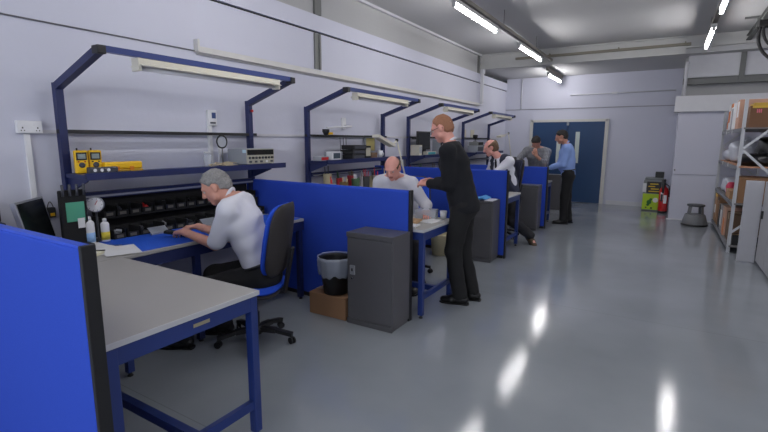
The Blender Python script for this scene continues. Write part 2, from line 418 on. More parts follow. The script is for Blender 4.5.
# ------------------------------------------------------------------ partition screens
def partition(y, h, x1, lab, yl=None, thick=.045):
    """blue fabric screen running out from the left wall; black edge strip on its free end"""
    yl = yl if yl is not None else y
    L = x1 - (XL + .02); ang = math.atan2(y - yl, L)
    t = thing('partition_screen', lab, 'partition screen', (XL + .02, yl, 0), ang)
    MB().bx(0, L - .02, -thick / 2, thick / 2, .04, h - .012, bev=.008).build('panel', M_PANEL, t)
    MB().bx(L - .02, L, -thick / 2 - .002, thick / 2 + .002, .0, h, bev=.003).build('edge_post', M_BLACK, t)
    MB().bx(0, L - .03, -thick / 2 + .006, thick / 2 - .006, h - .012, h - .002).build('top_trim', mat('blue_trim', (40, 80, 200), .5), t)
    MB().bx(0, L - .03, -thick / 2 + .004, thick / 2 - .004, 0, .04).build('foot_rail', M_BLACK, t)
    return t
partition(.77, 1.195, -1.635, 'blue fabric partition screen nearest the camera, cut off by the left edge')
partition(3.36, 1.14, -1.775, 'long blue partition screen behind the steel cabinet with the bin beside it', 3.44)
partition(5.93, 1.17, -1.72, 'blue partition screen behind the standing man in black, hiding the man in a waistcoat', 5.98)
partition(8.42, 1.10, -1.75, 'furthest blue partition screen, in front of the man in the checked shirt', 8.46)

# ------------------------------------------------------------------ benches
TH = .80
def table(x0, x1, y0, y1, lab, plate=False):
    t = thing('workbench', lab, 'workbench', ((x0 + x1) / 2, (y0 + y1) / 2, 0))
    a, b = (x1 - x0) / 2, (y1 - y0) / 2
    MB().bx(-a, a, -b, b, TH - .025, TH, bev=.004).build('worktop', [M_TOP], t)
    MB().bx(a - .001, a + .004, -b, b, TH - .024, TH - .001).bx(-a, a, -b - .004, -b + .001, TH - .024, TH - .001).build('edge_band', M_TOPEDGE, t)
    l = .045
    rail = MB()
    rail.bx(a - l, a - .006, -b + .01, b - .01, TH - .10, TH - .026).bx(-a + .006, -a + l, -b + .01, b - .01, TH - .10, TH - .026)
    rail.bx(-a + l, a - l, -b + .012, -b + l, TH - .095, TH - .026).bx(-a + l, a - l, b - l, b - .012, TH - .095, TH - .026)
    rail.build('top_frame', M_BLUE, t)
    for sx in (-1, 1):
        for sy in (-1, 1):
            lg = MB().box((sx * (a - l / 2 - .004), sy * (b - l / 2 - .008), (TH - .03) / 2 + .015), (l, l, TH - .06), bev=.004).build('leg', M_BLUE, t)
            MB().lathe([(.016, 0), (.02, .006), (.012, .012), (.012, .02)], (sx * (a - l / 2 - .004), sy * (b - l / 2 - .008), 0), 10).build('foot', M_BLACK, lg)
    MB().bx(a - l + .005, a - .012, -b + l, b - l, .165, .212).build('stretcher', M_BLUE, t)
    MB().bx(-a + .03, a - l + .004, -.02, .02, .165, .212).build('stretcher', M_BLUE, t)
    MB().bx(-a + .012, -a + l - .005, -b + l, b - l, .165, .212).build('stretcher', M_BLUE, t)
    if plate: MB().bx(a - .008, a - .0035, .0, .085, TH - .068, TH - .052).build('maker_plate', mat('brass_plate', (180, 170, 140), .4, .6), t)
    return t
table(-2.93, -1.70, .815, 1.575, 'grey-topped blue workbench nearest the camera, jutting out in the foreground', True)
table(-2.90, -1.70, 3.432, 4.11, 'blue workbench with clear organiser tray, between the steel cabinet and the man in black')
table(-2.93, -1.79, 5.98, 6.80, 'small blue workbench in front of the man in the waistcoat, behind the third screen')
table(-2.93, -1.84, 8.48, 9.22, 'furthest blue workbench, beside the man in the light blue shirt')
def wall_bench(y0, y1, lab):
    yc = (y0 + y1) / 2; h = (y1 - y0) / 2
    t = thing('wall_bench', lab, 'workbench', (-3.37, yc, 0))
    MB().bx(-.44, .435, -h, h, TH - .025, TH, bev=.004).build('worktop', M_TOP, t)
    MB().bx(.40, .43, -h, h, TH - .11, TH - .027).bx(-.44, -.41, -h, h, TH - .11, TH - .027).bx(-.41, .40, -h, -h + .04, TH - .11, TH - .027).bx(-.41, .40, h - .04, h, TH - .11, TH - .027).build('top_frame', M_NAVY, t)
    for sx in (-.415, .405):
        for s in (-1, 0.05, 1):
            if s == 0.05 and sx < 0: continue
            yy = s * (h - .04)
            lg = MB().bx(sx - .025, sx + .02, yy - .025, yy + .025, .02, TH - .11, bev=.003).build('leg', M_NAVY, t)
            MB().lathe([(.016, 0), (.02, .006), (.012, .012), (.012, .022)], (sx, yy, 0), 10).build('foot', M_BLACK, lg)
    MB().bx(-.43, -.40, -h + .06, h - .06, .19, .23).build('stretcher', M_NAVY, t)
    return t
wall_bench(.83, 3.33, 'bench along the left wall in front of the grey-haired seated man')
wall_bench(3.56, 5.90, 'bench along the left wall behind the second blue screen, beside the bald man in white')
wall_bench(6.02, 8.38, 'bench along the left wall behind the third blue screen')
wall_bench(8.50, 11.0, 'furthest bench along the left wall, behind the man in the checked shirt')

# ------------------------------------------------------------------ overhead bench frames
XP, XK, ZP, ZK = -3.73, -3.14, 1.92, 2.11
def bench_frame(y0, y1, lab):
    t = thing('overhead_rack', lab, 'overhead rack', (XP, y0, 0))
    W = y1 - y0
    for y in (0, W):
        up = MB().bx(-.025, .025, y - .026, y + .026, .81, ZP + .02).build('upright', M_NAVY, t)
        MB().bar((-.005, y, ZP - .01), (XK - XP, y, ZK), .05, .05).build('brace', M_NAVY, t)
        MB().bx(XK - XP - .04, XK - XP + .035, y - .028, y + .028, ZK - .028, ZK + .026, bev=.006).build('end_cap', M_BLACK, t)
        MB().prism([(0, 0), (.26, 0), (.26, -.02), (0, -.11)], .012, Matrix(((1, 0, 0, .03), (0, 0, 1, y - .006), (0, 1, 0, 1.27), (0, 0, 0, 1)))).build('shelf_bracket', M_NAVY, t)
    MB().bx(XK - XP - .018, XK - XP + .022, 0, W, ZK - .012, ZK + .028).build('top_bar', M_BLUE, t)
    MB().bx(-.015, .02, -.03, W + .08, 1.586, 1.614).build('back_bar', M_BLACK, t)
    MB().bx(.03, .32, -.02, W + .18, 1.27, 1.30, bev=.003).bx(.30, .325, -.02, W + .18, 1.262, 1.312).build('shelf', M_NAVY, t)
    MB().bx(.0, .05, .035, W - .035, 1.10, 1.15).bx(.05, .06, .035, W - .035, 1.11, 1.125, mi=1).build('lower_rail', [M_NAVY, M_SILVER], t)
    return t
YF = [(1.66, 3.42), (4.33, 6.07), (6.89, 8.55), (9.32, 10.97)]
bench_frame(*YF[0], 'navy overhead bench frame nearest the camera, above the grey-haired man')
bench_frame(*YF[1], 'second navy overhead bench frame, left of the bald seated man')
bench_frame(*YF[2], 'third navy overhead bench frame, behind the head of the man in black')
bench_frame(*YF[3], 'furthest navy overhead bench frame, right behind the man in the waistcoat')
def bench_lamp(yc, h, lab):
    t = thing('bench_lamp', lab, 'bench lamp', (XK + .0, yc, ZK - .018))
    MB().prism([(-.035, 0), (.035, 0), (.035, -.035), (.072, -.05), (.068, -.056), (.03, -.042), (-.03, -.042), (-.068, -.056), (-.072, -.05), (-.035, -.035)], 2 * h, Matrix(((1, 0, 0, 0), (0, 0, -1, h), (0, 1, 0, 0), (0, 0, 0, 1)))).build('reflector', M_CREAM, t)
    MB().tube([(0, -h + .02, -.066), (0, h - .02, -.066)], .014, 10).build('tube', M_WHITE, t)
    for q in (-h - .012, h - .01): MB().bx(-.04, .04, q, q + .022, -.085, 0).build('end_cap', M_CREAM, t)
    return t
bench_lamp(2.56, .66, 'cream unlit tube lamp under the nearest bench frame')
bench_lamp(5.10, .60, 'cream unlit tube lamp under the second bench frame')
bench_lamp(7.65, .58, 'cream unlit tube lamp under the third bench frame, behind the man in black')
bench_lamp(10.1, .58, 'cream unlit tube lamp under the furthest bench frame')

# ------------------------------------------------------------------ steel cabinets
def cabinet(x1, y0, lab, wd=.45, dp=.29, h=.795):
    t = thing('steel_cabinet', lab, 'cabinet', (x1 - wd / 2, y0 + dp / 2, 0))
    a, b = wd / 2, dp / 2
    MB().bx(-a, a, -b + .012, b, .03, h, bev=.004).bx(-a + .01, a - .01, -b + .02, b - .01, 0, .03).build('body', M_CAB, t)
    d = MB().bx(-a + .012, a - .012, -b, -b + .016, .05, h - .045, bev=.004).build('door', M_CAB, t)
    for z0, z1 in ((h - .04, h), (0, .045)): MB().bx(-a, a, -b - .002, -b + .012, z0, z1, bev=.003).build('front_rail', M_CAB, t)
    MB().bx(-a + .04, -a + .09, -b - .012, -b, h * .55, h * .55 + .08, bev=.003).build('handle', M_SILVER, d)
    MB().bx(-a + .058, -a + .072, -b - .014, -b - .011, h * .55 + .03, h * .55 + .055).build('lock', M_BLACK, d)
    MB().lathe([(.009, -.014), (.009, 0)], (-a + .062, -b, h * .55 - .03), 10, axis='Y').build('key_lock', M_CHROME, d)
    return t
cabinet(-1.775, 3.045, 'dark grey steel cabinet nearest the camera, with a chrome latch, beside the waste bin')
cabinet(-1.81, 5.60, 'dark grey steel cabinet with blue gloves on top, right behind the man in black')
cabinet(-1.835, 8.10, 'dark grey steel cabinet in front of the furthest blue screen', h=.79)
cabinet(-1.98, 10.9, 'small-looking dark cabinet left of the legs of the man in the light blue shirt')
# ------------------------------------------------------------------ office chairs
M_SHELL = mat('charcoal_shell', (48, 44, 44), .7)
M_SEATB = weave('blue_seat_fabric', (36, 74, 190), (48, 90, 214), 500)
def pad(w, d, t, bow=0.0, lean=0.0, n=10):
    """rounded cushion in the XZ plane with thickness along Y (backrest)"""
    V, F = [], []
    def S(a, e=.45): return math.copysign(abs(a) ** e, a)
    nu, nv_ = 24, 10
    for i in range(nv_ + 1):
        ph = -PI / 2 + PI * i / nv_
        for j in range(nu):
            th = 2 * PI * j / nu
            x = w / 2 * math.cos(ph) ** .6 * S(math.cos(th)); z = d / 2 * math.cos(ph) ** .6 * S(math.sin(th)); y = t / 2 * math.sin(ph)
            y += bow * (x / (w / 2)) ** 2
            V.append((x, y, z))
    for i in range(nv_):
        for j in range(nu): F.append((i * nu + j, i * nu + (j + 1) % nu, (i + 1) * nu + (j + 1) % nu, (i + 1) * nu + j))
    return V, F
def office_chair(lab, loc, rz, sh=.48, fabric=None, bh=.56):
    t = thing('office_chair', lab, 'chair', loc, rz)
    fab = fabric or M_SEATB
    V, F = pad(.47, .45, .07)
    V = [(x, z, sh + y) for x, y, z in V]
    MB().arrays(V, F).build('seat', fab, t)
    V, F = pad(.46, .44, .06); MB().arrays([(x, z, sh - .035 + y) for x, y, z in V], F).build('seat_pan', M_SHELL, t)
    V, F = pad(.42, bh, .075, .045); zc = sh + .10 + bh / 2
    tilt = .16
    MB().arrays([(x * (1 - .12 * max(0, z / (bh / 2))), -.22 + y - tilt * (z), zc + z) for x, y, z in V], F).build('backrest', fab, t)
    V, F = pad(.43, bh + .015, .06, .045)
    MB().arrays([(x * (1 - .12 * max(0, z / (bh / 2))), -.255 + y - tilt * (z), zc + z) for x, y, z in V], F).build('backrest_shell', M_SHELL, t)
    MB().bar((0, -.08, sh - .06), (0, -.24, sh - .04), .06, .02).bar((0, -.24, sh - .05), (0, -.31, sh + .30), .06, .018, (0, 1, 0)).build('back_stem', M_BLACK, t)
    MB().lathe([(.028, .10), (.028, .24), (.018, .24), (.018, sh - .06)], (0, 0, 0), 16).lathe([(.08, sh - .075), (.1, sh - .055)], (0, 0, 0), 12).build('gas_column', M_BLACK, t)
    MB().tube([(.05, .05, sh - .07), (.20, .06, sh - .08), (.26, .05, sh - .09)], .007, 6).build('height_lever', M_BLACK, t)
    MB().lathe([(.05, .07), (.055, .10), (.05, .13), (.03, .14)], (0, 0, 0), 16).build('hub', M_BLACK, t)
    for k in range(5):
        a = 2 * PI * k / 5 - PI / 2; c, s = math.cos(a), math.sin(a)
        lg = MB().bar((c * .03, s * .03, .105), (c * .16, s * .16, .10), .05, .035).bar((c * .155, s * .155, .10), (c * .29, s * .29, .075), .042, .028).build('base_arm', M_BLACK, t)
        b = MB()
        M2 = Matrix.Rotation(a + 1.0, 4, 'Z'); M2.translation = Vector((c * .285, s * .285, .027))
        for o in (-.016, .008):
            for r1 in ((.027, .008),):
                rr = [M2 @ Vector((o + q, .027 * math.cos(2 * PI * j / 14), .027 * math.sin(2 * PI * j / 14))) for q in (0, .012) for j in range(14)]
                vs = [b.bm.verts.new(v) for v in rr]
                for j in range(14): b.bm.faces.new((vs[j], vs[(j + 1) % 14], vs[14 + (j + 1) % 14], vs[14 + j]))
                b.bm.faces.new(vs[:14][::-1]); b.bm.faces.new(vs[14:])
        b.tube([(c * .285, s * .285, .03), (c * .285, s * .285, .075)], .008, 6)
        b.build('caster', M_BLACK, lg)
    return t
office_chair('blue office chair with a charcoal back shell, under the grey-haired man', (-2.60, 2.37, 0), R(112), .46, None, .53)
office_chair('office chair of the bald man in white, mostly hidden by the second screen', (-2.53, 4.66, 0), R(184), .46)
office_chair('dark high-backed chair behind the man in the waistcoat', (-2.22, 7.34, 0), R(128), .55, mat('dark_blue_seat', (34, 38, 62), .9), .60)

# ------------------------------------------------------------------ waste bin, carton, bucket
b = MB().bx(-.20, .20, -.13, .13, 0, .20, bev=.004)
t = thing('carton', 'brown cardboard box on the floor under the black waste bin', 'box', (-2.45, 3.185, 0))
b.build('carton_body', M_CARD, t)
MB().bx(-.202, .202, -.03, .03, .199, .2015).bx(-.203, -.199, -.03, .03, .08, .2).build('tape', mat('parcel_tape', (146, 120, 84), .3), t)
MB().bx(-.2035, -.1995, -.10, .10, .03, .16).build('blue_print', mat('blue_print', (62, 80, 130), .6), t)
t = thing('waste_bin', 'black round waste bin with a clear liner, on top of the cardboard box', 'bin', (-2.43, 3.16, .2015))
MB().lathe([(.105, 0), (.145, .30), (.150, .31), (.150, .325), (.141, .325), (.138, .30), (.100, .01)], n=32).build('bin_body', M_BLACK, t)
b = MB(); prof = [(.152, .33), (.160, .338), (.164, .31), (.162, .26), (.154, .20), (.138, .165)]
V, F = [], []; n = 48
for i, (r, z) in enumerate(prof):
    for k in range(n):
        a = 2 * PI * k / n; rr = r + .004 * math.sin(9 * a + i) + .003 * math.sin(17 * a); zz = z + (.012 * math.sin(5 * a) + .01 * math.sin(11 * a) if i == len(prof) - 1 else 0)
        V.append((rr * math.cos(a), rr * math.sin(a), zz))
for i in range(len(prof) - 1):
    for k in range(n): F.append((i * n + k, i * n + (k + 1) % n, (i + 1) * n + (k + 1) % n, (i + 1) * n + k))
b.arrays(V, F).build('liner', mat('clear_liner', (214, 222, 238), .2, alpha=.42), t)
t = thing('bucket', 'cream plastic bucket on the floor behind the legs of the man in black', 'bucket', (-2.56, 5.68, 0))
MB().lathe([(.11, 0), (.125, .27), (.135, .275), (.135, .29), (.120, .29), (.118, .26), (.10, .01)], n=28).build('bucket_body', mat('cream_plastic', (226, 214, 176), .5), t)
MB().tube([(.137 * math.cos(a), .137 * math.sin(a) , .262 - .03 * math.sin(a) ** 2) for a in np.linspace(0, PI, 16)], .004, 6).build('bucket_handle', M_GREYSTEEL, t)

# ------------------------------------------------------------------ things on the nearest bench
def slab(name, lab, cat, loc, size, m, rz=0, group=None, bev=0.0):
    b = MB(); b.box((0, 0, size[2] / 2), size, None, bev); return one(name, b, m, lab, cat, loc, rz, group)
slab('bench_mat', 'blue mat on the nearest wall bench under the hands of the grey-haired man', 'mat', (-3.215, 2.12, .80), (.53, .82, .004), M_MAT, R(-2))
slab('bench_mat', 'blue mat on the wall bench, far side of the grey-haired man, nearer the second screen', 'mat', (-3.17, 2.98, .80), (.44, .62, .004), M_MAT, R(1))
slab('paper_sheet', 'white sheet by the blue mat, furthest right of the three sheets', 'paper', (-3.10, 1.66, .8055), (.21, .297, .0015), M_PAPER, R(70))
slab('paper_sheet', 'middle one of the three white sheets left of the blue mat', 'paper', (-3.22, 1.60, .8025), (.21, .297, .0015), M_PAPER, R(55))
slab('paper_sheet', 'white sheet lying nearest the small bottles', 'paper', (-3.38, 1.70, .8005), (.21, .297, .0015), M_PAPER, R(20))
def bottle(lab, loc, r, h, m1, m2, mc):
    t = thing('spray_bottle' if h > .15 else 'bottle', lab, 'bottle', loc)
    MB().lathe([(r * .95, 0), (r, .005), (r, h * .74), (r * .8, h * .82), (r * .42, h * .86), (r * .42, h * .88)], n=20).build('bottle_body', m1, t)
    MB().lathe([(r * 1.02, h * .08), (r * 1.02, h * .42)], n=20).build('bottle_label', m2, t)
    MB().lathe([(r * .5, h * .88), (r * .5, h * .97), (r * .3, h)], n=14).build('cap', mc, t)
bottle('white bottle with a light blue label, left of the pair on the near bench', (-3.50, 1.665, .80), .036, .20, M_WHITE, mat('light_blue_label', (150, 190, 235), .5), M_WHITE)
bottle('white bottle with a yellow label, right of the pair on the near bench', (-3.46, 1.755, .808), .028, .17, M_WHITE, mat('yellow_label', (220, 200, 60), .5), M_WHITE)
b = MB().box((0, 0, .011), (.11, .085, .022), None, .006); one('note_pad', b, mat('cream_paper', (222, 218, 190), .8), 'small cream pad by the black edge of the nearest screen', 'note pad', (-3.14, 1.50, .80), R(30))
b = MB().tube([(-.06, 0, .006), (.07, .02, .006)], .004, 8); one('pen', b, M_BLACK, 'black pen lying on the small cream pad', 'pen', (-3.14, 1.50, .822), R(35))
# monitor
t = thing('monitor', 'silver-framed dark monitor tilted back behind the nearest blue screen', 'monitor', (-3.494, 1.35, .80), R(314.7))
TM = Matrix.Translation((0, 0, .207)) @ Matrix.Rotation(R(11.5), 4, 'X')
def bxm(M, x0, x1, y0, y1, z0, z1):
    b = MB(); b.bx(x0, x1, y0, y1, z0, z1, bev=.004)
    for v in b.bm.verts: v.co = M @ v.co
    return b
bxm(TM, -.18, .18, -.03, .0, -.155, .155).build('bezel', M_SILVER, t)
bxm(TM, -.166, .166, -.004, .003, -.130, .142).build('screen', M_SCREEN, t)
bxm(TM, -.12, .12, -.06, -.03, -.09, .09).build('back_housing', M_DGREY, t)
MB().bar((0, -.03, .02), (0, -.05, .17), .07, .025, (0, 1, 0)).lathe([(.11, 0), (.11, .012), (.04, .022)], (0, -.02, 0), 20).build('stand', M_SILVER, t)
t = thing('printer', 'black printer-like box at the left edge of the picture beside the monitor', 'printer', (-3.60, 1.02, .80))
MB().bx(-.19, .19, -.14, .14, 0, .24, bev=.015).build('housing', M_BLACKMATT, t)
MB().bx(-.15, .15, -.10, .13, .24, .345, bev=.012).build('paper_tray', M_BLACK, t)
MB().bx(.16, .194, -.10, .10, .06, .12).build('output_slot', M_SCREEN, t)
# holder board with green circuit card
t = thing('holder_board', 'upright black holder carrying a green circuit board, left end of the near bench', 'holder', (-3.50, 1.575, .80))
MB().bx(-.02, .02, -.085, .085, 0, .40, bev=.01).bx(-.06, .10, -.07, .07, 0, .02).build('board', M_BLACKMATT, t)
MB().bx(.02, .026, -.055, .062, .18, .315).build('circuit_card', M_GREEN, t)
MB().bx(.026, .029, .01, .055, .13, .20).build('paper_tag', M_PAPER, t)
for k in range(4):
    MB().tube([(.03, -.07 + .045 * k, .36), (.034, -.07 + .045 * k, .44)], .009, 8).build('tool', M_DGREY, t)
t = thing('tape_dispenser', 'small yellow tape dispenser behind the white bottles', 'tape dispenser', (-3.62, 1.70, .80), R(20))
MB().prism([(-.06, 0), (.06, 0), (.06, .02), (.02, .03), (-.02, .055), (-.06, .04)], .04, Matrix(((1, 0, 0, 0), (0, 0, 1, -.02), (0, 1, 0, 0), (0, 0, 0, 1)))).build('holder', M_BLACK, t)
MB().lathe([(.028, -.012), (.028, .012)], (-.01, 0, .05), 16, axis='Y').build('roll', M_YELLOW, t)
t = thing('hanging_tool', 'small black and yellow tool hanging on the wall between monitor and rack', 'tool', (-3.80, 1.56, .98))
MB().bx(-.015, .02, -.028, .028, 0, .075, bev=.008).build('tool_body', M_BLACK, t); MB().bx(.018, .024, -.012, .016, .012, .035).build('tool_label', M_YELLOW, t)
MB().tube(arc((0, -.02, .07), (0, 0, .16), (0, .02, .07)), .003, 6).build('loop', M_BLACK, t)
# dial gauge
t = thing('dial_gauge', 'round white dial gauge on a small stand at the left of the parts bins', 'gauge', (-3.55, 1.75, .80), R(-35))
MB().lathe([(.055, 0), (.058, .004), (.058, .022), (.05, .026)], (0, 0, 0), 28, axis='X').build('case', M_SILVER, t).location = (0, 0, .275)
MB().lathe([(.051, 0), (.051, .003)], (.026, 0, .275), 28, axis='X').build('dial', M_WHITE, t)
b = MB().bar((.031, 0, .275), (.031, .018, .305), .004, .002, (1, 0, 0)); b.build('needle', M_RED, t)
b = MB()
for k in range(10):
    a = 2 * PI * k / 10; b.bar((.0305, .040 * math.cos(a), .275 + .040 * math.sin(a)), (.0305, .047 * math.cos(a), .275 + .047 * math.sin(a)), .003, .001, (1, 0, 0))
b.build('dial_marks', M_BLACK, t)
MB().lathe([(.045, 0), (.045, .012), (.008, .02), (.008, .22)], (0, 0, 0), 16).build('stand', M_DGREY, t)
# parts bins rack
t = thing('bin_rack', 'black stepped rack behind the mats that carries two rows of small parts bins', 'rack', (-3.62, 2.58, .80))
MB().bx(-.14, -.125, -.76, .78, 0, .30).build('back_plate', M_BLACKMATT, t)
MB().bx(-.14, .02, -.76, .78, .145, .155).build('step', M_BLACKMATT, t)
MB().bx(-.13, .02, -.772, -.76, 0, .16).build('end_plate', M_BLACKMATT, t); MB().bx(-.13, .02, .78, .792, 0, .16).build('end_plate', M_BLACKMATT, t)
def parts_bin(loc, lab, m):
    t = thing('parts_bin', lab, 'parts bin', loc, 0, 'black parts bins on the rack behind the near bench')
    b = MB(); w_, d_ = .045, .07
    b.bx(-d_, d_, -w_, -w_ + .003, 0, .075).bx(-d_, d_, w_ - .003, w_, 0, .075).bx(-d_, d_, -w_, w_, 0, .003).bx(-d_, -d_ + .003, -w_, w_, 0, .085).bx(d_ - .003, d_, -w_, w_, 0, .045)
    b.build('bin_body', m, t)
    MB().bx(d_, d_ + .001, -.025, .025, .012, .034).build('bin_label', mat('dull_label', (96, 92, 84), .7), t)
    return t
ORD = 'first second third fourth fifth sixth seventh eighth ninth tenth eleventh twelfth thirteenth fourteenth fifteenth'.split()
p0 = None; rnd = random.Random(3)
for row, (x, z) in enumerate(((-3.545, .8005), (-3.665, .957))):
    for k in range(15):
        y = 1.868 + .102 * k
        blab = 'small black parts bin, %s from the left in the %s row of the rack' % (ORD[k], 'lower' if row == 0 else 'upper')
        if p0 is None: p0 = parts_bin((x, y, z), blab, M_BLACKMATT)
        else: dup(p0, (x, y, z), 0, blab)
        r = rnd.random()
        if k % 2 == row:
            mm = [M_DGREY, M_LGREY, M_BLACK, M_RED, M_DGREY][int(r * 5)]
            b = MB()
            for q in range(7): b.box((rnd.uniform(-.045, .045), rnd.uniform(-.025, .025), .012 + .007 * q), (rnd.uniform(.02, .04), rnd.uniform(.01, .025), rnd.uniform(.008, .018)), (rnd.random(), rnd.random(), rnd.random()))
            lab = '%s loose parts in the %s bin of the %s row' % ({M_DGREY: 'dark grey', M_LGREY: 'light grey', M_BLACK: 'black', M_RED: 'red'}[mm], ORD[k], 'lower' if row == 0 else 'upper')
            o = one('loose_parts', b, mm, lab, 'parts', (x, y, z + .003), 0, 'loose parts in the black bins'); o['kind'] = 'stuff'
for y, lab in ((2.14, 'flat grey tray leaning before the bins, left of the hands of the seated man'), (2.62, 'flat grey tray leaning before the bins, behind the face of the seated man')):
    t = thing('label_tray', lab, 'tray', (-3.42, y, .804), 0)
    MB().box((0, 0, .03), (.07, .15, .004), (0, R(38), 0)).build('tray_plate', mat('tray_grey', (130, 134, 142), .5), t); MB().bx(.015, .03, -.075, .075, 0, .012).build('tray_lip', M_SILVER, t)
# device in the seated man's hands
t = thing('circuit_device', 'small black electronic device held over the mat by the grey-haired man', 'device', (-3.17, 2.13, .825), R(35))
MB().box((0, 0, .012), (.17, .07, .022), (0, R(8), 0), .004).build('device_body', M_BLACKMATT, t)
MB().box((-.05, .0, .028), (.04, .04, .010), (0, R(8), 0)).build('silver_block', M_CHROME, t); MB().box((.02, .01, .022), (.05, .04, .006), (0, R(8), 0)).build('circuit', mat('dark_green', (40, 70, 60), .5), t)

# shelf over the near bench
ZS = 1.302
def multimeter(loc, rz, lab):
    t = thing('multimeter', lab, 'multimeter', loc, rz)
    MB().bx(-.02, .02, -.042, .042, 0, .165, bev=.008).build('case', M_YELLOW, t)
    MB().bx(.019, .024, -.033, .033, .095, .150, bev=.002).build('display_bezel', M_BLACK, t)
    MB().bx(.023, .026, -.024, .024, .105, .140).build('display', mat('lcd_grey', (140, 150, 146), .3), t)
    MB().lathe([(.020, .018), (.020, .024), (.012, .03)], (0, 0, .06), 16, axis='X').build('dial', M_DGREY, t)
    b = MB()
    for k in (-1, 1): b.bx(.019, .022, k * .02 - .006, k * .02 + .006, .080, .088)
    b.build('buttons', M_RED if 'left' in lab else M_BLACK, t)
    MB().tube([(0, -.02, .163), (0, -.02, .182)], .006, 6).build('probe_socket', M_BLACK, t)
multimeter((-3.60, 1.705, ZS), R(-12), 'yellow multimeter standing on the near shelf, left one of two')
multimeter((-3.60, 1.80, ZS), R(-12), 'yellow multimeter standing on the near shelf, right one of two')
t = thing('yellow_case', 'long yellow case lying on the near shelf, right of the two multimeters', 'case', (-3.58, 1.98, ZS))
MB().bx(-.035, .035, -.14, .15, .02, .075, bev=.012).build('lid', M_YELLOW, t); MB().bx(-.035, .035, -.14, .15, 0, .019, bev=.004).build('case_base', mat('ochre_case', (190, 150, 30), .5), t)
b = MB()
for y in (-.05, .06): b.bx(.035, .040, y - .015, y + .015, .01, .04)
b.build('latches', mat('orange_latch', (220, 130, 30), .5), t)
t = thing('test_unit', 'grey test unit with three white sockets in front of the yellow multimeters', 'test unit', (-3.51, 1.80, ZS), R(-6))
MB().bx(-.03, .03, -.095, .10, 0, .045, bev=.008).build('housing', M_DGREY, t)
for k in range(3): MB().lathe([(.008, .029), (.012, .034)], (0, -.06 + .045 * k, .024), 12, axis='X').build('socket', M_WHITE, t)
MB().tube([(.03, .08, .01), (.035, .10, .006), (.02, .16, .004), (-.01, .12, .004), (.0, .2, .004)], .004, 6).build('lead', M_BLACK, t)
# bench instrument
t = thing('bench_instrument', 'grey bench instrument with a row of knobs at the right end of the near shelf', 'instrument', (-3.56, 3.27, ZS))
MB().bx(-.13, .13, -.18, .18, .012, .158, bev=.004).build('housing', M_LGREY, t)
MB().bx(.13, .136, -.178, .178, .014, .156).build('front_panel', mat('beige_panel', (176, 172, 156), .5), t)
MB().bx(.136, .139, -.172, .172, .100, .150).build('display_window', M_SCREEN, t)
for k in range(8): MB().lathe([(.012, .0), (.011, .014)], (.136, -.145 + .042 * k, .072), 12, axis='X').build('knob', M_BLACK if k % 2 else M_DGREY, t)
for k in range(5): MB().bx(.136, .141, -.15 + .07 * k, -.12 + .07 * k, .026, .044).build('key', M_WHITE if k == 3 else M_DGREY, t)
MB().bx(.10, .12, -.16, -.14, 0, .012).bx(.10, .12, .14, .16, 0, .012).bx(-.12, -.10, -.16, -.14, 0, .012).bx(-.12, -.10, .14, .16, 0, .012).build('feet', M_BLACK, t)
MB().bx(.08, .128, -.1815, -.1795, .12, .15).build('sticker', mat('pale_sticker', (190, 215, 225), .6), t)
# ring magnifier, wall controller, glass tubes, leads
t = thing('ring_magnifier', 'round black-rimmed magnifier standing left of the grey bench instrument', 'magnifier', (-3.62, 2.97, ZS))
MB().tube([(0, .058 * math.cos(a), .225 + .058 * math.sin(a)) for a in np.linspace(0, 2 * PI, 29)[:-1]], .007, 8, closed=True).build('rim', M_BLACK, t)
MB().lathe([(.052, -.002), (.052, .002)], (0, 0, .225), 24, axis='X').build('lens', M_GLASS, t)
MB().tube([(0, 0, .167), (0, 0, .01)], .005, 8).lathe([(.04, 0), (.04, .01)], n=16).build('stand', M_GREYSTEEL, t)
t = thing('wall_controller', 'small white controller box with a display on the wall above the near shelf', 'controller', (XL, 3.02, 1.68))
MB().bx(0, .035, -.05, .05, 0, .15, bev=.006).build('case', M_WHITE, t); MB().bx(.034, .038, -.01, .035, .07, .125).build('display', mat('blue_display', (50, 70, 120), .3), t); MB().bx(.034, .040, -.03, .03, .02, .035).build('button', M_DGREY, t)
t = thing('wall_pipe', 'white trunking running down the wall from the controller box', 'trunking', (XL, 2.99, 1.30))
MB().bx(0, .03, -.02, .02, 0, .38, bev=.003).bx(0, .02, .10, .12, 0, .30).build('duct', M_WHITE, t)
t = thing('glass_jar', 'clear plastic jar on the near shelf under the wall controller', 'jar', (-3.62, 2.80, ZS))
MB().lathe([(.035, 0), (.038, .09), (.03, .10), (.03, .12)], n=18).build('jar_body', M_GLASS, t); MB().lathe([(.032, .12), (.032, .135)], n=18).build('jar_lid', M_WHITE, t)
b = MB(); rr = random.Random(5)
for k in range(4): b.tube([(rr.uniform(-.06, .06), -.20 + .07 * i + rr.uniform(-.03, .03), .006 + .006 * k + .012 * (i % 2)) for i in range(5)], .004, 6, mi=0)
b.bx(-.02, .04, -.03, .05, 0, .03)
one('test_leads', b, mat('cream_leads', (196, 180, 150), .6), 'tangle of cream test leads on the near shelf left of the instrument', 'cable', (-3.55, 2.95, ZS))
one('red_clip', MB().lathe([(.012, 0), (.014, .02)], n=12, axis='X'), M_RED, 'small red knob on the right upright of the nearest rack', 'knob', (-3.70, 3.425, 1.84))
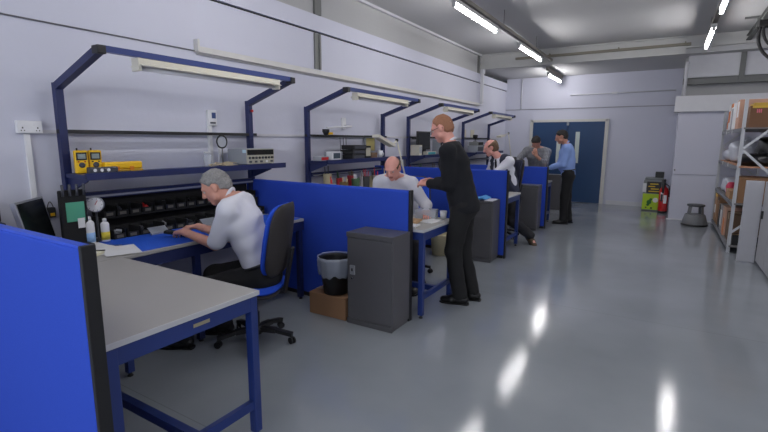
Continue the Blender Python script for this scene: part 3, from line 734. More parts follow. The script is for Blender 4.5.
# wall socket with conduit
t = thing('wall_socket', 'white double wall socket at the far left with a conduit below', 'wall socket', (XL, 1.49, 1.585))
MB().bx(0, .04, -.075, .075, 0, .086, bev=.004).build('back_box', M_WHITE, t)
for s in (-1, 1):
    MB().bx(.04, .044, s * .035 - .012, s * .035 + .012, .05, .07).build('rocker_switch', M_WHITE, t)
    MB().bx(.0395, .0415, s * .045 - .004, s * .045 + .004, .032, .042).bx(.0395, .0415, s * .045 - .012, s * .045 - .006, .015, .022).bx(.0395, .0415, s * .045 + .006, s * .045 + .012, .015, .022).build('socket_holes', M_BLACK, t)
one('conduit', MB().bx(0, .022, -.016, .016, 0, .78), M_WHITE, 'white vertical conduit running down from the double wall socket', 'conduit', (XL, 1.475, .80))

# ------------------------------------------------------------------ second bay: shelf and bench goods
def box_item(name, lab, cat, loc, size, m, front=None, rz=0, group=None):
    t = thing(name, lab, cat, loc, rz, group)
    x, y, z = size[0] / 2, size[1] / 2, size[2]
    MB().bx(-x, x, -y, y, 0, z, bev=min(.006, z * .1)).build('body', m, t)
    if front: MB().bx(x - .001, x + .003, -y * .8, y * .8, z * .2, z * .85).build('front_panel', front, t)
    return t
box_item('test_box', 'small white box with a red strip at the left end of the second shelf', 'box', (-3.55, 4.36, ZS), (.12, .16, .05), M_LGREY, M_RED)
box_item('small_display', 'small white-framed display on the second shelf', 'display', (-3.53, 4.58, ZS), (.10, .17, .105), M_WHITE, mat('bluish_screen', (70, 84, 96), .2))
box_item('carton', 'flat grey carton behind the small white-framed display', 'box', (-3.64, 4.72, ZS), (.10, .26, .10), M_LGREY)
for k, (z, n) in enumerate(((0, 'lowest'), (.062, 'second'), (.124, 'third'))):
    box_item('black_module', 'black module with pale front, %s of the stack on the second shelf' % n, 'module', (-3.55, 5.02 + .015 * k, ZS + z), (.20, .30, .058), M_BLACK, M_DGREY)
box_item('black_module', 'black module standing crosswise on the right part of the second shelf', 'module', (-3.56, 5.27, ZS), (.18, .14, .17), M_BLACKMATT, mat('beige_panel', (176, 172, 156)))
box_item('carton', 'small brown carton on the second shelf right of the black modules', 'box', (-3.55, 5.46, ZS), (.12, .16, .075), mat('dark_card', (110, 86, 66), .8))
t = thing('cup', 'white cup at the right end of the second shelf', 'cup', (-3.52, 5.66, ZS)); MB().lathe([(.03, 0), (.04, .10), (.037, .10), (.028, .008)], n=18).build('cup_body', M_WHITE, t)
MB().tube(arc((.037, 0, .08), (.075, 0, .05), (.033, 0, .02)), .005, 6).build('handle', M_WHITE, t)
t = thing('swing_arm_lamp', 'white tubular arm with a black and yellow head on the wall above the second shelf', 'lamp arm', (XL, 5.18, 1.70))
MB().bx(0, .03, -.04, .04, 0, .15, bev=.004).build('wall_mount', M_WHITE, t); MB().tube([(.03, 0, .04), (.17, -.03, .03), (.20, -.60, .0)], .012, 8).build('arm', M_WHITE, t)
MB().lathe([(.02, -.06), (.045, -.01), (.045, .02)], (.2, -.62, -.04), 16).build('lamp_head', M_BLACK, t); MB().lathe([(.047, .0), (.047, .03)], (.2, -.55, -.085), 14).build('yellow_knob', M_YELLOW, t)
b = MB()
for y in (4.93, 5.0, 5.06): b.tube([(0, y - 5, .0), (.005, y - 5, -.10), (0, y - 5 + .01, -.27)], .004, 6)
one('hanging_leads', b, M_DGREY, 'thin leads hanging from the back bar over the second shelf', 'cable', (-3.69, 5.0, 1.58))
box_item('notice_board', 'grey and yellow notice panel beside the right upright of the second rack', 'panel', (-3.79, 5.80, 1.34), (.02, .28, .28), M_LGREY, mat('pale_yellow', (190, 176, 110), .6))
rr = random.Random(11)
pal = [((178, 176, 168), 'pale grey'), ((186, 40, 50), 'red'), ((60, 62, 66), 'dark grey'), ((196, 184, 150), 'cream'), ((70, 100, 70), 'green'), ((206, 206, 210), 'white'), ((120, 98, 60), 'brown'), ((178, 50, 62), 'crimson')]
for bay, (ya, yb, n) in enumerate(((4.35, 5.75, 11), (6.3, 8.2, 8))):
    for k in range(n):
        c, nm = pal[(k * 3 + bay) % 8]
        y = ya + (yb - ya) * (k + .5) / n; hgt = rr.uniform(.30, .42) if k % 2 else rr.uniform(.24, .34)
        nth = ('left end', 'left part', 'left of centre', 'centre', 'right of centre', 'right part', 'right end')[min(6, int(7 * (k + .5) / n))]
        t = thing('tool_tub', '%s tub of tools at the %s behind the %s screen%s' % (nm, nth, 'second' if bay == 0 else 'third', ', back row' if k % 2 else ', front row'), 'tub', (-3.60 + .16 * (k % 2 == 0), y, .80), rr.uniform(-.2, .2))
        MB().lathe([(.045, 0), (.055, hgt * .8), (.05, hgt * .8), (.04, .01)], n=4 if k % 3 == 0 else 16, smooth=False).build('tub_body', mat('tub_' + nm.replace(' ', '_'), c, .6), t)
        b = MB()
        for q in range(3): b.tube([(rr.uniform(-.02, .02), rr.uniform(-.02, .02), .02), (rr.uniform(-.04, .04), rr.uniform(-.04, .04), hgt + rr.uniform(-.02, .03))], .006, 6)
        b.build('tools', mat('tub_' + pal[(k + 1) % 8][1].replace(' ', '_'), pal[(k + 1) % 8][0]), t)
def swing_lamp(loc, rz, elbow, tip, head, lab, m=None):
    t = thing('magnifier_lamp', lab, 'magnifier lamp', loc, rz); m = m or M_CREAM
    MB().lathe([(.05, 0), (.05, .02), (.02, .035)], n=16).build('clamp', m, t)
    MB().tube([(0, 0, .02), elbow], .011, 8).build('lower_arm', m, t); MB().tube([elbow, tip], .011, 8).build('upper_arm', m, t)
    MB().lathe([(.02, -.015), (.02, .015)], elbow, 12, axis='X').build('joint', M_BLACK, t)
    V = Vector(head) - Vector(tip); b = MB(); q = Vector(tip) + V * .5
    b.bar(tuple(Vector(tip)), tuple(Vector(head)), .10, .035).build('lamp_head', m, t)
swing_lamp((-2.99, 5.57, .80), 0, (0, -.36, .75), (0, -.47, .68), (-.01, -.85, .80), 'cream magnifier lamp on a jointed arm behind the bald seated man')
swing_lamp((-2.98, 10.55, .80), 0, (0, -.48, .91), (0, -.86, .86), (-.01, -1.12, .83), 'pale magnifier lamp on a thin arm right of the man in the waistcoat')
# goods on the second table
t = thing('organiser', 'clear plastic organiser with small drawers on the second workbench', 'organiser', (-1.96, 4.02, .80), R(12))
MB().bx(-.10, .10, -.06, .06, 0, .004).bx(-.10, .10, -.06, -.057, 0, .085).bx(-.10, .10, .057, .06, 0, .085).bx(-.10, -.097, -.06, .06, 0, .085).bx(.097, .10, -.06, .06, 0, .085).build('tray', M_GLASS, t)
for i in range(4): MB().bx(-.09 + .047 * i, -.05 + .047 * i, -.05, .05, .006, .05 + .01 * (i % 2)).build('compartment', [mat('pale_grey_parts', (168, 168, 172), .6), mat('orange_parts', (196, 130, 100), .6), mat('blue_parts', (120, 150, 190), .6), mat('pale_grey_parts', (168, 168, 172), .6)][i], t)
slab('wooden_tray', 'light brown tray on the second workbench behind the blue screen edge', 'tray', (-2.03, 3.70, .8005), (.28, .20, .022), mat('light_wood', (186, 150, 110), .6), R(8), bev=.003)
slab('paper_sheet', 'white papers on the second workbench nearest the man in black', 'paper', (-1.83, 3.86, .8005), (.14, .21, .006), M_PAPER, R(-10))
slab('paper_sheet', 'white papers at the screen edge on the second workbench', 'paper', (-1.92, 3.54, .8005), (.21, .13, .010), M_PAPER, R(6))
one('stapler', MB().box((0, 0, .018), (.12, .025, .03), None, .006).box((0, 0, .04), (.11, .022, .012), (0, R(6), 0), .004), M_BLACK, 'black stapler beside the light brown tray', 'stapler', (-2.14, 3.90, .8005), R(30))
one('white_cup', MB().lathe([(.028, 0), (.035, .075), (.032, .075), (.026, .006)], n=18), M_WHITE, 'white cup near the front corner of the second workbench', 'cup', (-1.80, 4.06, .8005))
# gloves on second cabinet
b = MB()
for i in range(4):
    b.box((-.06 + .045 * i, .01 * (-1) ** i, .012 + .008 * i), (.15, .09, .014), (R(6 * i), R(-5), R(25 * i)), .006)
one('blue_gloves', b, mat('light_blue_cloth', (88, 160, 222), .7), 'bundle of light blue gloves on the cabinet behind the man in black', 'gloves', (-2.02, 5.70, .795))
box_item('white_tray', 'thin white tray under the blue gloves on the cabinet', 'tray', (-1.87, 5.70, .795), (.10, .22, .012), M_WHITE)
# third bay
t = thing('monitor', 'black monitor seen on the third shelf left of the head of the man in black', 'monitor', (-3.62, 7.24, ZS))
MB().bx(-.02, .015, -.24, .24, .09, .40, bev=.006).build('bezel', M_BLACK, t); MB().bx(.014, .018, -.22, .22, .11, .38).build('screen', M_SCREEN, t); MB().bx(-.03, .03, -.04, .04, .01, .1).bx(-.06, .06, -.11, .11, 0, .012).build('stand', M_BLACK, t)
box_item('white_unit', 'pale unit on the third shelf left of the black monitor', 'unit', (-3.58, 6.92 - .02, ZS), (.16, .12, .17), mat('pale_beige', (190, 186, 172), .5), M_LGREY)
box_item('white_unit', 'low pale unit under the black monitor on the third shelf', 'unit', (-3.50, 7.25, ZS), (.08, .36, .06), mat('pale_beige', (190, 186, 172)), mat('teal_strip', (60, 140, 150)))
box_item('white_unit', 'tall pale unit on the third shelf behind the face of the man in black', 'unit', (-3.58, 7.78, ZS), (.16, .22, .26), M_LGREY, M_BLACK)
box_item('white_unit', 'pale unit at the right end of the third shelf', 'unit', (-3.58, 8.30, ZS), (.18, .34, .18), mat('pale_beige', (190, 186, 172)), M_DGREY)
t = thing('pivot_mount', 'dark arm fixed to the left upright of the third rack', 'lamp arm', (-3.70, 6.86, 1.58)); MB().tube([(.035, .06, 0), (.06, .12, .0), (.06, .16, .02)], .016, 8).build('arm', M_BLACK, t)
# fourth bay
for y, s in ((9.62, 'left'), (10.12, 'right')):
    box_item('wall_notice', 'pale notice on the wall over the fourth shelf, %s one of two' % s, 'notice', (XL + .008, y, 1.62), (.012, .22, .17), mat('notice_paper', (206, 202, 186), .8))
box_item('grey_instrument', 'grey instrument on the fourth shelf, left of the face of the man in the waistcoat', 'instrument', (-3.56, 9.65, ZS), (.22, .40, .14), M_LGREY, M_DGREY)
box_item('grey_instrument', 'dark fronted instrument stacked on top of the grey one on the fourth shelf', 'instrument', (-3.56, 9.68, ZS + .142), (.20, .34, .08), mat('mid_grey', (120, 122, 120), .5), M_BLACK)
box_item('grey_instrument', 'wide grey instrument at the right of the fourth shelf', 'instrument', (-3.56, 10.25, ZS), (.22, .50, .15), mat('mid_grey', (120, 122, 120)), M_LGREY)
t = thing('lamp_head', 'round black lamp head above the instruments of the fourth shelf', 'lamp', (-3.55, 9.58, ZS + .223)); MB().lathe([(.02, .06), (.05, .09), (.055, .14), (.03, .15)], n=16).build('shade', M_BLACK, t); MB().tube([(0, 0, 0), (0, 0, .08)], .008, 8).lathe([(.05, 0), (.05, .01)], n=14).build('stem', M_BLACK, t)
# black machine on the bench behind the fourth screen
t = thing('black_machine', 'black machine with a yellow tag on the bench beside the man in the checked shirt', 'machine', (-2.78, 9.02, .80))
MB().bx(-.12, .26, -.12, .12, 0, .44, bev=.012).build('housing', M_BLACK, t); MB().bx(-.18, -.06, -.10, .10, .25, .50, bev=.012).build('hood', M_BLACKMATT, t); MB().bx(.10, .17, -.124, -.119, .385, .40).build('yellow_tag', M_YELLOW, t)
b = MB().tube([(0, -.03, 1.09), (0, -.05, 1.06), (.01, -.05, .8), (-.02, -.05, .5)], .005, 6); b.tube([(0, -.03, 1.09), (0, .0, 1.115), (0, .05, 1.09), (0, .06, .85)], .005, 6)
one('white_cable', b, M_WHITE, 'white cable hanging over the top of the furthest blue screen', 'cable', (-2.28, 8.44, 0))
# lower shelf goods, third table
t = thing('plastic_bag', 'white plastic bag of parts on a crate under the third workbench', 'bag', (-2.06, 6.38, .16))
V, F = pad(.30, .24, .26); MB().arrays([(x + .015 * math.sin(9 * z), y + .012 * math.sin(14 * x), z + .13) for x, y, z in V], F).build('bag_body', mat('bag_white', (196, 200, 210), .4), t)
box_item('crate', 'dark crate on the floor under the third workbench', 'crate', (-2.06, 6.38, 0), (.30, .34, .158), M_DGREY)

# ------------------------------------------------------------------ back wall: grey box with labels, extinguisher, step stool
t = thing('spill_bin', 'grey plastic bin with black-yellow and lime green labels against the back wall', 'bin', (-.20, 12.05, 0), 0)
MB().bx(-.19, .19, -.14, .16, 0, .70, bev=.03).bx(-.17, .19, -.13, .16, .70, .75, bev=.02).build('bin_body', mat('bin_grey', (128, 132, 134), .5), t)
MB().bx(-.12, .16, -.145, -.138, .40, .66).build('black_label', M_BLACK, t)
b = MB()
for k, (w0, w1) in enumerate(((-.06, .10), (-.09, .04), (-.04, .12), (-.08, .13))): b.bx(w0, w1, -.149, -.144, .62 - .055 * k - .022, .62 - .055 * k)
b.build('yellow_lettering', mat('label_yellow', (222, 190, 40), .6), t)
lg = MB().bx(-.185, .175, -.147, -.140, .03, .385).build('lime_label', mat('lime_label', (176, 208, 44), .6), t)
b = MB()
for x, z, r in ((-.05, .20, .05), (-.02, .26, .03), (-.07, .14, .03)): b.lathe([(r, -.152), (r, -.146)], (x, 0, z), 12, axis='Y')
b.build('green_print', mat('green_print', (50, 120, 50), .6), lg)
b = MB().lathe([(.055, -.153), (.055, -.146)], (.07, 0, .25), 9, axis='Y'); b.build('white_print', M_WHITE, lg)
MB().bx(-.12, -.09, -.15, -.146, .06, .09).bx(-.02, .02, -.15, -.146, .05, .085).build('black_print', M_BLACK, lg)
MB().bx(-.20, -.13, -.152, -.14, .42, .62, bev=.004).build('white_clip', M_WHITE, t)
MB().bx(.02, .19, -.05, .10, .75, .875, bev=.01).build('black_lid', M_BLACK, t)
t = thing('fire_extinguisher', 'red fire extinguisher with black horn standing beside the grey bin', 'fire extinguisher', (.02, 11.72, 0))
MB().lathe([(.085, .0), (.092, .01), (.092, .05)], n=24).build('base_ring', M_BLACK, t)
MB().lathe([(.088, .03), (.09, .05), (.09, .48), (.075, .54), (.03, .58), (.028, .61)], n=28).build('cylinder', M_RED, t)
MB().bx(-.06, -.01, -.096, -.08, .30, .46).bx(.0, .06, -.096, -.08, .22, .40).build('label', M_WHITE, t); MB().bx(-.055, -.015, -.099, -.095, .26, .42).build('black_label', M_BLACK, t)
MB().lathe([(.02, .60), (.024, .66)], n=12).bar((-.0, .03, .66), (.0, -.10, .70), .02, .012).bar((0, .03, .68), (0, -.09, .745), .02, .01).build('valve_handle', M_BLACK, t)
MB().tube([(.02, -.01, .64), (.08, -.02, .60), (.105, -.03, .50), (.10, -.04, .36)], .011, 8).build('hose', M_BLACK, t)
MB().lathe([(.018, .12), (.022, .2), (.042, .42)], (-.02, -.09, .32), 14).build('horn', M_BLACK, t)
one('wall_hook', MB().bx(-.01, .01, -.02, 0, 0, .03), M_DGREY, 'tiny dark hook on the white bay edge above the extinguisher', 'hook', (.16, 10.83, .98))
M_STOOL = mat('stool_grey', (112, 114, 118), .45)
t = thing('step_stool', 'round grey kick step stool on the floor before the white bay', 'step stool', (.55, 10.28, 0))
MB().lathe([(.20, 0), (.21, .015), (.205, .05), (.165, .20), (.15, .215), (.15, .20)], n=36).lathe([(.15, .205), (.15, .212)], n=36).build('base', M_STOOL, t)
MB().lathe([(.212, .008), (.216, .016), (.216, .03), (.207, .036)], n=36).build('bumper', M_BLACK, t)
for a in (-.6, .9, 2.4, 3.9): MB().bar((.135 * math.cos(a), .135 * math.sin(a), .21), (.115 * math.cos(a), .115 * math.sin(a), .37), .06, .012, (math.cos(a), math.sin(a), 0)).build('strut', M_STOOL, t)
MB().lathe([(.11, .36), (.14, .365), (.145, .385), (.14, .395), (.10, .397)], n=32).build('tread', mat('dark_tread', (70, 72, 76), .6), t)

# ------------------------------------------------------------------ storage shelving on the right
SX0, SX1, SY0, SY1 = .84, 1.46, 7.95, 10.72
def FY(y): return 7.95 + (y - 7.3) * .852
M_RACK = mat('rack_white', (196, 198, 202), .4)
t = thing('storage_shelving', 'tall white steel shelving full of boxes at the right edge', 'shelving', (SX0, SY0, 0))
for x in (0.02, SX1 - SX0 - .02):
    for y in (0.03, SY1 - SY0 - .03):
        b = MB().bx(x - .02, x + .02, y - .004, y + .004, 0, 2.12).bx(x - .02, x - .014, y - .03, y + .03, 0, 2.12)
        b.build('post', M_RACK, t)
LV = (.085, .685, 1.20, 1.725)
for z in LV:
    b = MB().bx(.0, .02, .03, SY1 - SY0 - .03, z - .035, z + .010).bx(SX1 - SX0 - .02, SX1 - SX0, .03, SY1 - SY0 - .03, z - .035, z).build('shelf_beam', mat('rack_beam_grey', (120, 122, 128), .5), t)
    wood = mat('orange_board', (176, 128, 98), .7)
    MB().bx(.021, SX1 - SX0 - .021, .0, SY1 - SY0, z - .001, z + .0185).build('shelf_board', mat('grey_board', (110, 108, 108), .7) if z != LV[2] else wood, t)
for y in (0.0, SY1 - SY0):
    for z0, z1 in ((1.45, 2.0), (1.45, .90), (.30, .85)):
        MB().bar((.03, y, z0), (SX1 - SX0 - .03, y, z1), .006, .03, (0, 0, 1)).build('brace', M_RACK, t)
for y in (1.1, 1.9):
    for z in (1.72, 1.215): MB().bx(-.006, .004, y, y + .02, z - .06, z + .01).build('bracket', M_WHITE, t)
S0 = .019
def carton(lab, x, y0, y1, z, h, d=.42, m=None, extra=None, name='carton'):
    y0, y1 = FY(y0), FY(y1); x += .055
    t = thing(name, lab, 'box', (x, (y0 + y1) / 2, z + S0)); hy = (y1 - y0) / 2
    MB().bx(0, d, -hy, hy, 0, h, bev=.004).build('carton_body', m or M_CARD, t)
    MB().bx(-.002, d * .99, -.025, .025, h - .002, h + .002).bx(-.002, .001, -.025, .025, h * .75, h).build('tape', mat('parcel_tape', (146, 120, 84)), t)
    if extra:
        for (mm, a0, a1, b0, b1, nm) in extra: MB().bx(-.003, .001, hy * a0, hy * a1, h * b0, h * b1).build(nm, mm, t)
    return t
M_C2 = mat('tan_card', (172, 134, 100), .85); M_C3 = mat('pinkish_card', (196, 156, 136), .8); M_ORNG = mat('orange_print', (206, 116, 50), .7); M_GB = mat('grey_box', (150, 150, 156), .6)
carton('tan carton with grey top at the far end of the bottom shelf', .80, 9.95, 10.45, LV[0], .50, m=M_C2, extra=[(M_YELLOW, -.8, .8, .9, 1.0, 'yellow_strip'), (M_WHITE, -.3, .5, .3, .6, 'white_label')])
carton('cardboard box on the bottom shelf between tan carton and black binder box', .80, 9.50, 9.88, LV[0], .48, m=M_CARD, extra=[(M_BLACK, -.8, .3, .9, 1.0, 'black_strip')])
carton('black binder box standing on the bottom shelf', .80, 9.22, 9.44, LV[0], .40, m=M_BLACK)
carton('grey and white carton in the middle of the bottom shelf', .80, 8.74, 9.12, LV[0], .42, m=M_GB, extra=[(M_WHITE, -.7, .7, .2, .8, 'white_label')])
carton('orange-tan carton on the bottom shelf right of the grey and white one', .80, 8.30, 8.66, LV[0], .44, m=M_C3, extra=[(M_ORNG, -.9, -.2, .0, .6, 'orange_print')])
carton('brown carton at the near end of the bottom shelf', .82, 7.70, 8.22, LV[0], .40, m=mat('dark_card', (110, 86, 66)))
carton('black box at the near foot of the shelving', .84, 7.38, 7.62, LV[0], .14, m=M_BLACK)
carton('brown carton at the near end of the second shelf', .84, 7.40, 7.9, LV[1], .36, m=M_CARD)
carton('flat tan tray box on the second shelf behind the white bags', .80, 8.0, 8.6, LV[1], .12, m=M_C2)
one('red_container', MB().lathe([(.06, 0), (.07, .15), (.05, .2), (.03, .21)], n=16), mat('pink_red', (200, 60, 90), .5), 'pink-red container on the second shelf', 'container', (.925, FY(8.72), LV[1] + S0))
def bag(lab, loc, w_, d_, h_, m, sd):
    t = thing('plastic_bag', lab, 'bag', (loc[0] + .055, FY(loc[1]), loc[2] + S0)); d_ *= .85; V, F = pad(w_, h_, d_)
    MB().arrays([(x + .02 * math.sin(19 * z + sd), y + .02 * math.sin(17 * x + 9 * z + sd), max(0, z + h_ / 2 + .012 * math.sin(23 * y + sd))) for x, y, z in V], F).build('bag_body', m, t)
    MB().tube([(0, 0, h_ * .93), (.02, .02, h_ + .02), (.05, .0, h_ + .05)], [.03, .012, .03], 8).build('bag_knot', m, t)
M_BAGW = mat('bag_white', (196, 200, 210)); M_BAGB = mat('bin_bag_black', (20, 20, 22), .3)
bag('white plastic bag at the far end of the second shelf', (.98, 9.8, LV[1]), .34, .5, .22, M_BAGW, 1)
bag('white plastic bag in the middle of the second shelf', (.98, 9.15, LV[1]), .34, .5, .26, M_BAGW, 2)
bag('large white plastic bag in the middle of the third shelf', (1.0, 8.98, LV[2]), .38, .60, .34, M_BAGW, 3)
bag('flat white plastic bag at the far end of the third shelf', (.98, 9.75, LV[2]), .34, .6, .20, M_BAGW, 4)
bag('black plastic bag at the near end of the third shelf', (1.02, 7.62, LV[2]), .38, .5, .17, M_BAGB, 5)
bag('large black plastic bag on the third shelf behind the cross brace', (1.24, 8.25, LV[2]), .36, .5, .40, M_BAGB, 6)
carton('white carton with rusty orange print on the top shelf, next to a black board', .80, 9.0, 9.85, LV[3], .42, m=M_WHITE, extra=[(M_ORNG, -.9, -.2, .86, 1, 'orange_print'), (M_ORNG, .1, .8, .3, .75, 'orange_print'), (M_ORNG, .6, .98, .05, .35, 'orange_print'), (M_GB, -.98, -.5, .0, .8, 'grey_panel')])
one('black_board', MB().box((0, 0, .21), (.40, .03, .41), None, .004), M_BLACK, 'thin black board standing at the far end of the top shelf', 'board', (1.065, FY(9.93), LV[3] + S0))
carton('pale pink and tan carton on the top shelf behind the shelving post', .80, 8.10, 8.5, LV[3], .42, m=M_C3, extra=[(M_WHITE, -.6, .4, .4, .95, 'white_label')])
t = carton('big brown carton with yellow tape at the near end of the top shelf', .86, 7.40, 7.98, LV[3], .29, d=.52, m=mat('brown_card', (116, 82, 58), .8))
MB().bx(.02, .50, -.252, -.246, .26, .29).build('yellow_tape', mat('yellow_tape', (206, 168, 50), .4), t)
b = MB()
for dx in (0, .02, .04): b.bx(.07 + dx, .082 + dx, -.252, -.246, .195, .245)
b.bx(.07, .122, -.252, -.246, .215, .222).build('pink_mark', mat('pink_mark', (220, 110, 130), .6), t)
carton('flat carton lying on the big brown carton of the top shelf', .90, 7.45, 7.9, LV[3] + .292, .04, d=.4, m=mat('yellow_card', (196, 160, 70), .7))
# white upright panel and storage cabinet
one('upright_board', MB().bx(0, .185, 0, .06, 0, 1.06, bev=.004), mat('off_white_board', (178, 178, 184), .5), 'tall narrow white panel standing against the near end of the shelving', 'panel', (.905, 7.45, 0))
t = thing('storage_cabinet', 'pale grey cabinet at the right edge in front of the shelving', 'cabinet', (1.11, 6.28, 0))
MB().bx(0, .45, 0, 1.13, .03, 1.07, bev=.006).bx(.02, .43, .02, 1.11, 0, .03).build('body', mat('pale_cabinet', (172, 172, 176), .5), t)
for k, y in enumerate((0.01, .575)):
    d = MB().bx(-.018, 0, y, y + .55, .04, 1.06, bev=.003).build('door', mat('pale_cabinet', (172, 172, 176)), t)
    MB().bx(-.04, -.018, y + (.42 if k else .10), y + (.46 if k else .14), .60, .70, bev=.004).build('handle', M_BLACK, d)
one('black_tray', MB().bx(-.12, .12, -.2, .2, 0, .05, bev=.01), M_BLACK, 'black tray on top of the pale cabinet at the right edge', 'tray', (1.34, 7.1, 1.07))
# ------------------------------------------------------------------ people: one continuous surface from a distance field
def surface(fn, lo, hi, h):
    """naive surface nets of fn(P)->distance on a grid"""
    lo = np.array(lo, float); hi = np.array(hi, float)
    n = np.ceil((hi - lo) / h).astype(int) + 1
    ax = [lo[i] + h * np.arange(n[i]) for i in range(3)]
    G = np.stack(np.meshgrid(*ax, indexing='ij'), -1)
    D = fn(G.reshape(-1, 3)).reshape(n)
    S = D < 0
    c = [S[i:n[0] - 1 + i, j:n[1] - 1 + j, k:n[2] - 1 + k] for i in (0, 1) for j in (0, 1) for k in (0, 1)]
    cnt = sum(x.astype(int) for x in c)
    act = (cnt > 0) & (cnt < 8)
    idx = -np.ones(act.shape, int); cells = np.argwhere(act); idx[act] = np.arange(len(cells))
    acc = np.zeros((len(cells), 3)); num = np.zeros(len(cells))
    cor = [(i, j, k) for i in (0, 1) for j in (0, 1) for k in (0, 1)]
    for a in range(8):
        for bq in range(a + 1, 8):
            ca, cb = np.array(cor[a]), np.array(cor[bq])
            if np.abs(ca - cb).sum() != 1: continue
            A = cells + ca; B = cells + cb
            da = D[A[:, 0], A[:, 1], A[:, 2]]; db = D[B[:, 0], B[:, 1], B[:, 2]]
            m = (da < 0) != (db < 0)
            t = np.where(m, da / np.where(m, da - db, 1), 0)
            acc += np.where(m[:, None], A + (B - A) * t[:, None], 0); num += m
    V = lo + h * acc / np.maximum(num, 1)[:, None]
    F = []
    for axis in range(3):
        o = [0, 0, 0]; o[axis] = 1
        s0 = S[:n[0] - o[0], :n[1] - o[1], :n[2] - o[2]]; s1 = S[o[0]:, o[1]:, o[2]:]
        e = np.argwhere(s0 != s1)
        u, v = (axis + 1) % 3, (axis + 2) % 3
        du = np.zeros(3, int); du[u] = 1; dv = np.zeros(3, int); dv[v] = 1
        ok = (e[:, u] > 0) & (e[:, v] > 0) & (e[:, u] < n[u] - 1) & (e[:, v] < n[v] - 1)
        e = e[ok]
        if not len(e): continue
        q = [e - du - dv, e - dv, e, e - du]
        q = np.stack([idx[x[:, 0], x[:, 1], x[:, 2]] for x in q], 1)
        fl = ~s0[e[:, 0], e[:, 1], e[:, 2]]
        q[fl] = q[fl][:, ::-1]
        F.append(q[(q >= 0).all(1)])
    return V, (np.concatenate(F) if F else np.zeros((0, 4), int))

def nv(a): a = np.array(a, float); return a / max(np.linalg.norm(a), 1e-9)
def cap(a, b, ra, rb):
    a = np.array(a, float); b = np.array(b, float); d = b - a; L = max(d @ d, 1e-9)
    def f(P):
        t = np.clip((P - a) @ d / L, 0, 1)
        return np.linalg.norm(P - a - t[:, None] * d, axis=1) - (ra + (rb - ra) * t)
    return f
def wcap(a, b, ra, rb, wv, s):
    """capsule widened by factor s along wv"""
    a = np.array(a, float); b = np.array(b, float); wv = nv(wv)
    def T(P): return P - np.outer((P @ wv) * (1 - 1 / s), wv) if P.ndim == 2 else P - (P @ wv) * (1 - 1 / s) * wv
    f0 = cap(T(a), T(b), ra, rb)
    return lambda P: f0(T(P))
def ell(c, r, M):
    """ellipsoid; M rows are its axes"""
    c = np.array(c, float); r = np.array(r, float)
    def f(P):
        q = (P - c) @ M.T
        k = np.linalg.norm(q / r, axis=1); k2 = np.linalg.norm(q / (r * r), axis=1)
        return k * (k - 1) / np.maximum(k2, 1e-6)
    return f
def smin(fs, k):
    def f(P):
        d = fs[0](P)
        for g in fs[1:]:
            e = g(P); hh = np.clip(.5 + .5 * (e - d) / k, 0, 1)
            d = e + (d - e) * hh - k * hh * (1 - hh)
        return d
    return f
def ik(A, T, l1, l2, pole):
    A = np.array(A, float); T = np.array(T, float); d = T - A; L = np.linalg.norm(d)
    if L > (l1 + l2) * .999: T = A + d / L * (l1 + l2) * .999; d = T - A; L = np.linalg.norm(d)
    u = d / L; x = (l1 * l1 - l2 * l2 + L * L) / (2 * L); y = math.sqrt(max(l1 * l1 - x * x, 1e-6))
    p = np.array(pole, float); p = p - u * (p @ u); p = nv(p)
    return A + u * x + p * y, T

def hand_parts(wr, d, nrm, side, curl=.6, s=1.0):
    """wr wrist, d towards fingers, nrm out of the back of the hand, side=+1 thumb on cross(d,nrm) side"""
    d = nv(d); nrm = nv(nrm - d * (np.array(nrm) @ d)); t = np.cross(d, nrm) * side
    fs = []
    offs = (.030, .010, -.010, -.029); ln = (.072, .080, .074, .058)
    for o, L in zip(offs, ln):
        k = wr + d * .088 * s + t * o * s
        fs.append(cap(wr + t * o * .6 * s + d * .01, k, .015 * s, .0125 * s))
    fing = []
    for j, (o, L) in enumerate(zip(offs, ln)):
        p = wr + d * .088 * s + t * o * s; a = curl * .45; r0 = .0098 * s
        for q in range(3):
            dd = d * math.cos(a) - nrm * math.sin(a) + t * o * 1.5
            p2 = p + nv(dd) * L * s * (.45, .31, .24)[q]
            fing.append(cap(p, p2, r0, r0 * .92)); r0 *= .92; p = p2; a += curl * (.75 - .05 * j)
    p = wr + d * .022 * s + t * .026 * s
    for q, (L, r0) in enumerate(((.042, .0155), (.034, .0115), (.026, .0100))):
        dd = d * (.75 + .15 * q) + t * (.75 - .4 * q) - nrm * (.35 + .15 * q)
        p2 = p + nv(dd) * L * s; fing.append(cap(p, p2, r0 * s, r0 * .88 * s)); p = p2
    return fs, fing

def mesh_obj(name, V, F, mats, parent, mi=None, label=None):
    me = bpy.data.meshes.new(name); me.from_pydata([tuple(v) for v in V], [], [tuple(int(i) for i in f) for f in F])
    for m in (mats if isinstance(mats, (list, tuple)) else [mats]): me.materials.append(m)
    me.polygons.foreach_set('use_smooth', [True] * len(me.polygons))
    if mi is not None: me.polygons.foreach_set('material_index', mi)
    me.update()
    o = bpy.data.objects.new(name, me); COL.objects.link(o)
    if parent: o.parent = parent
    if label: o['label'] = label
    return o

def wrinkle(f, amp, fr=22.0, seed=0.0):
    def g(P):
        a = np.sin(P[:, 2] * fr + 3 * np.sin(P[:, 0] * 9 + seed) + seed) * np.sin(P[:, 0] * 13 + P[:, 1] * 11 + seed * 2)
        b2 = np.sin(P[:, 2] * fr * 2.1 + P[:, 1] * 19 + 2 * np.sin(P[:, 0] * 17 + seed))
        return f(P) + amp * a + amp * .45 * b2
    return g

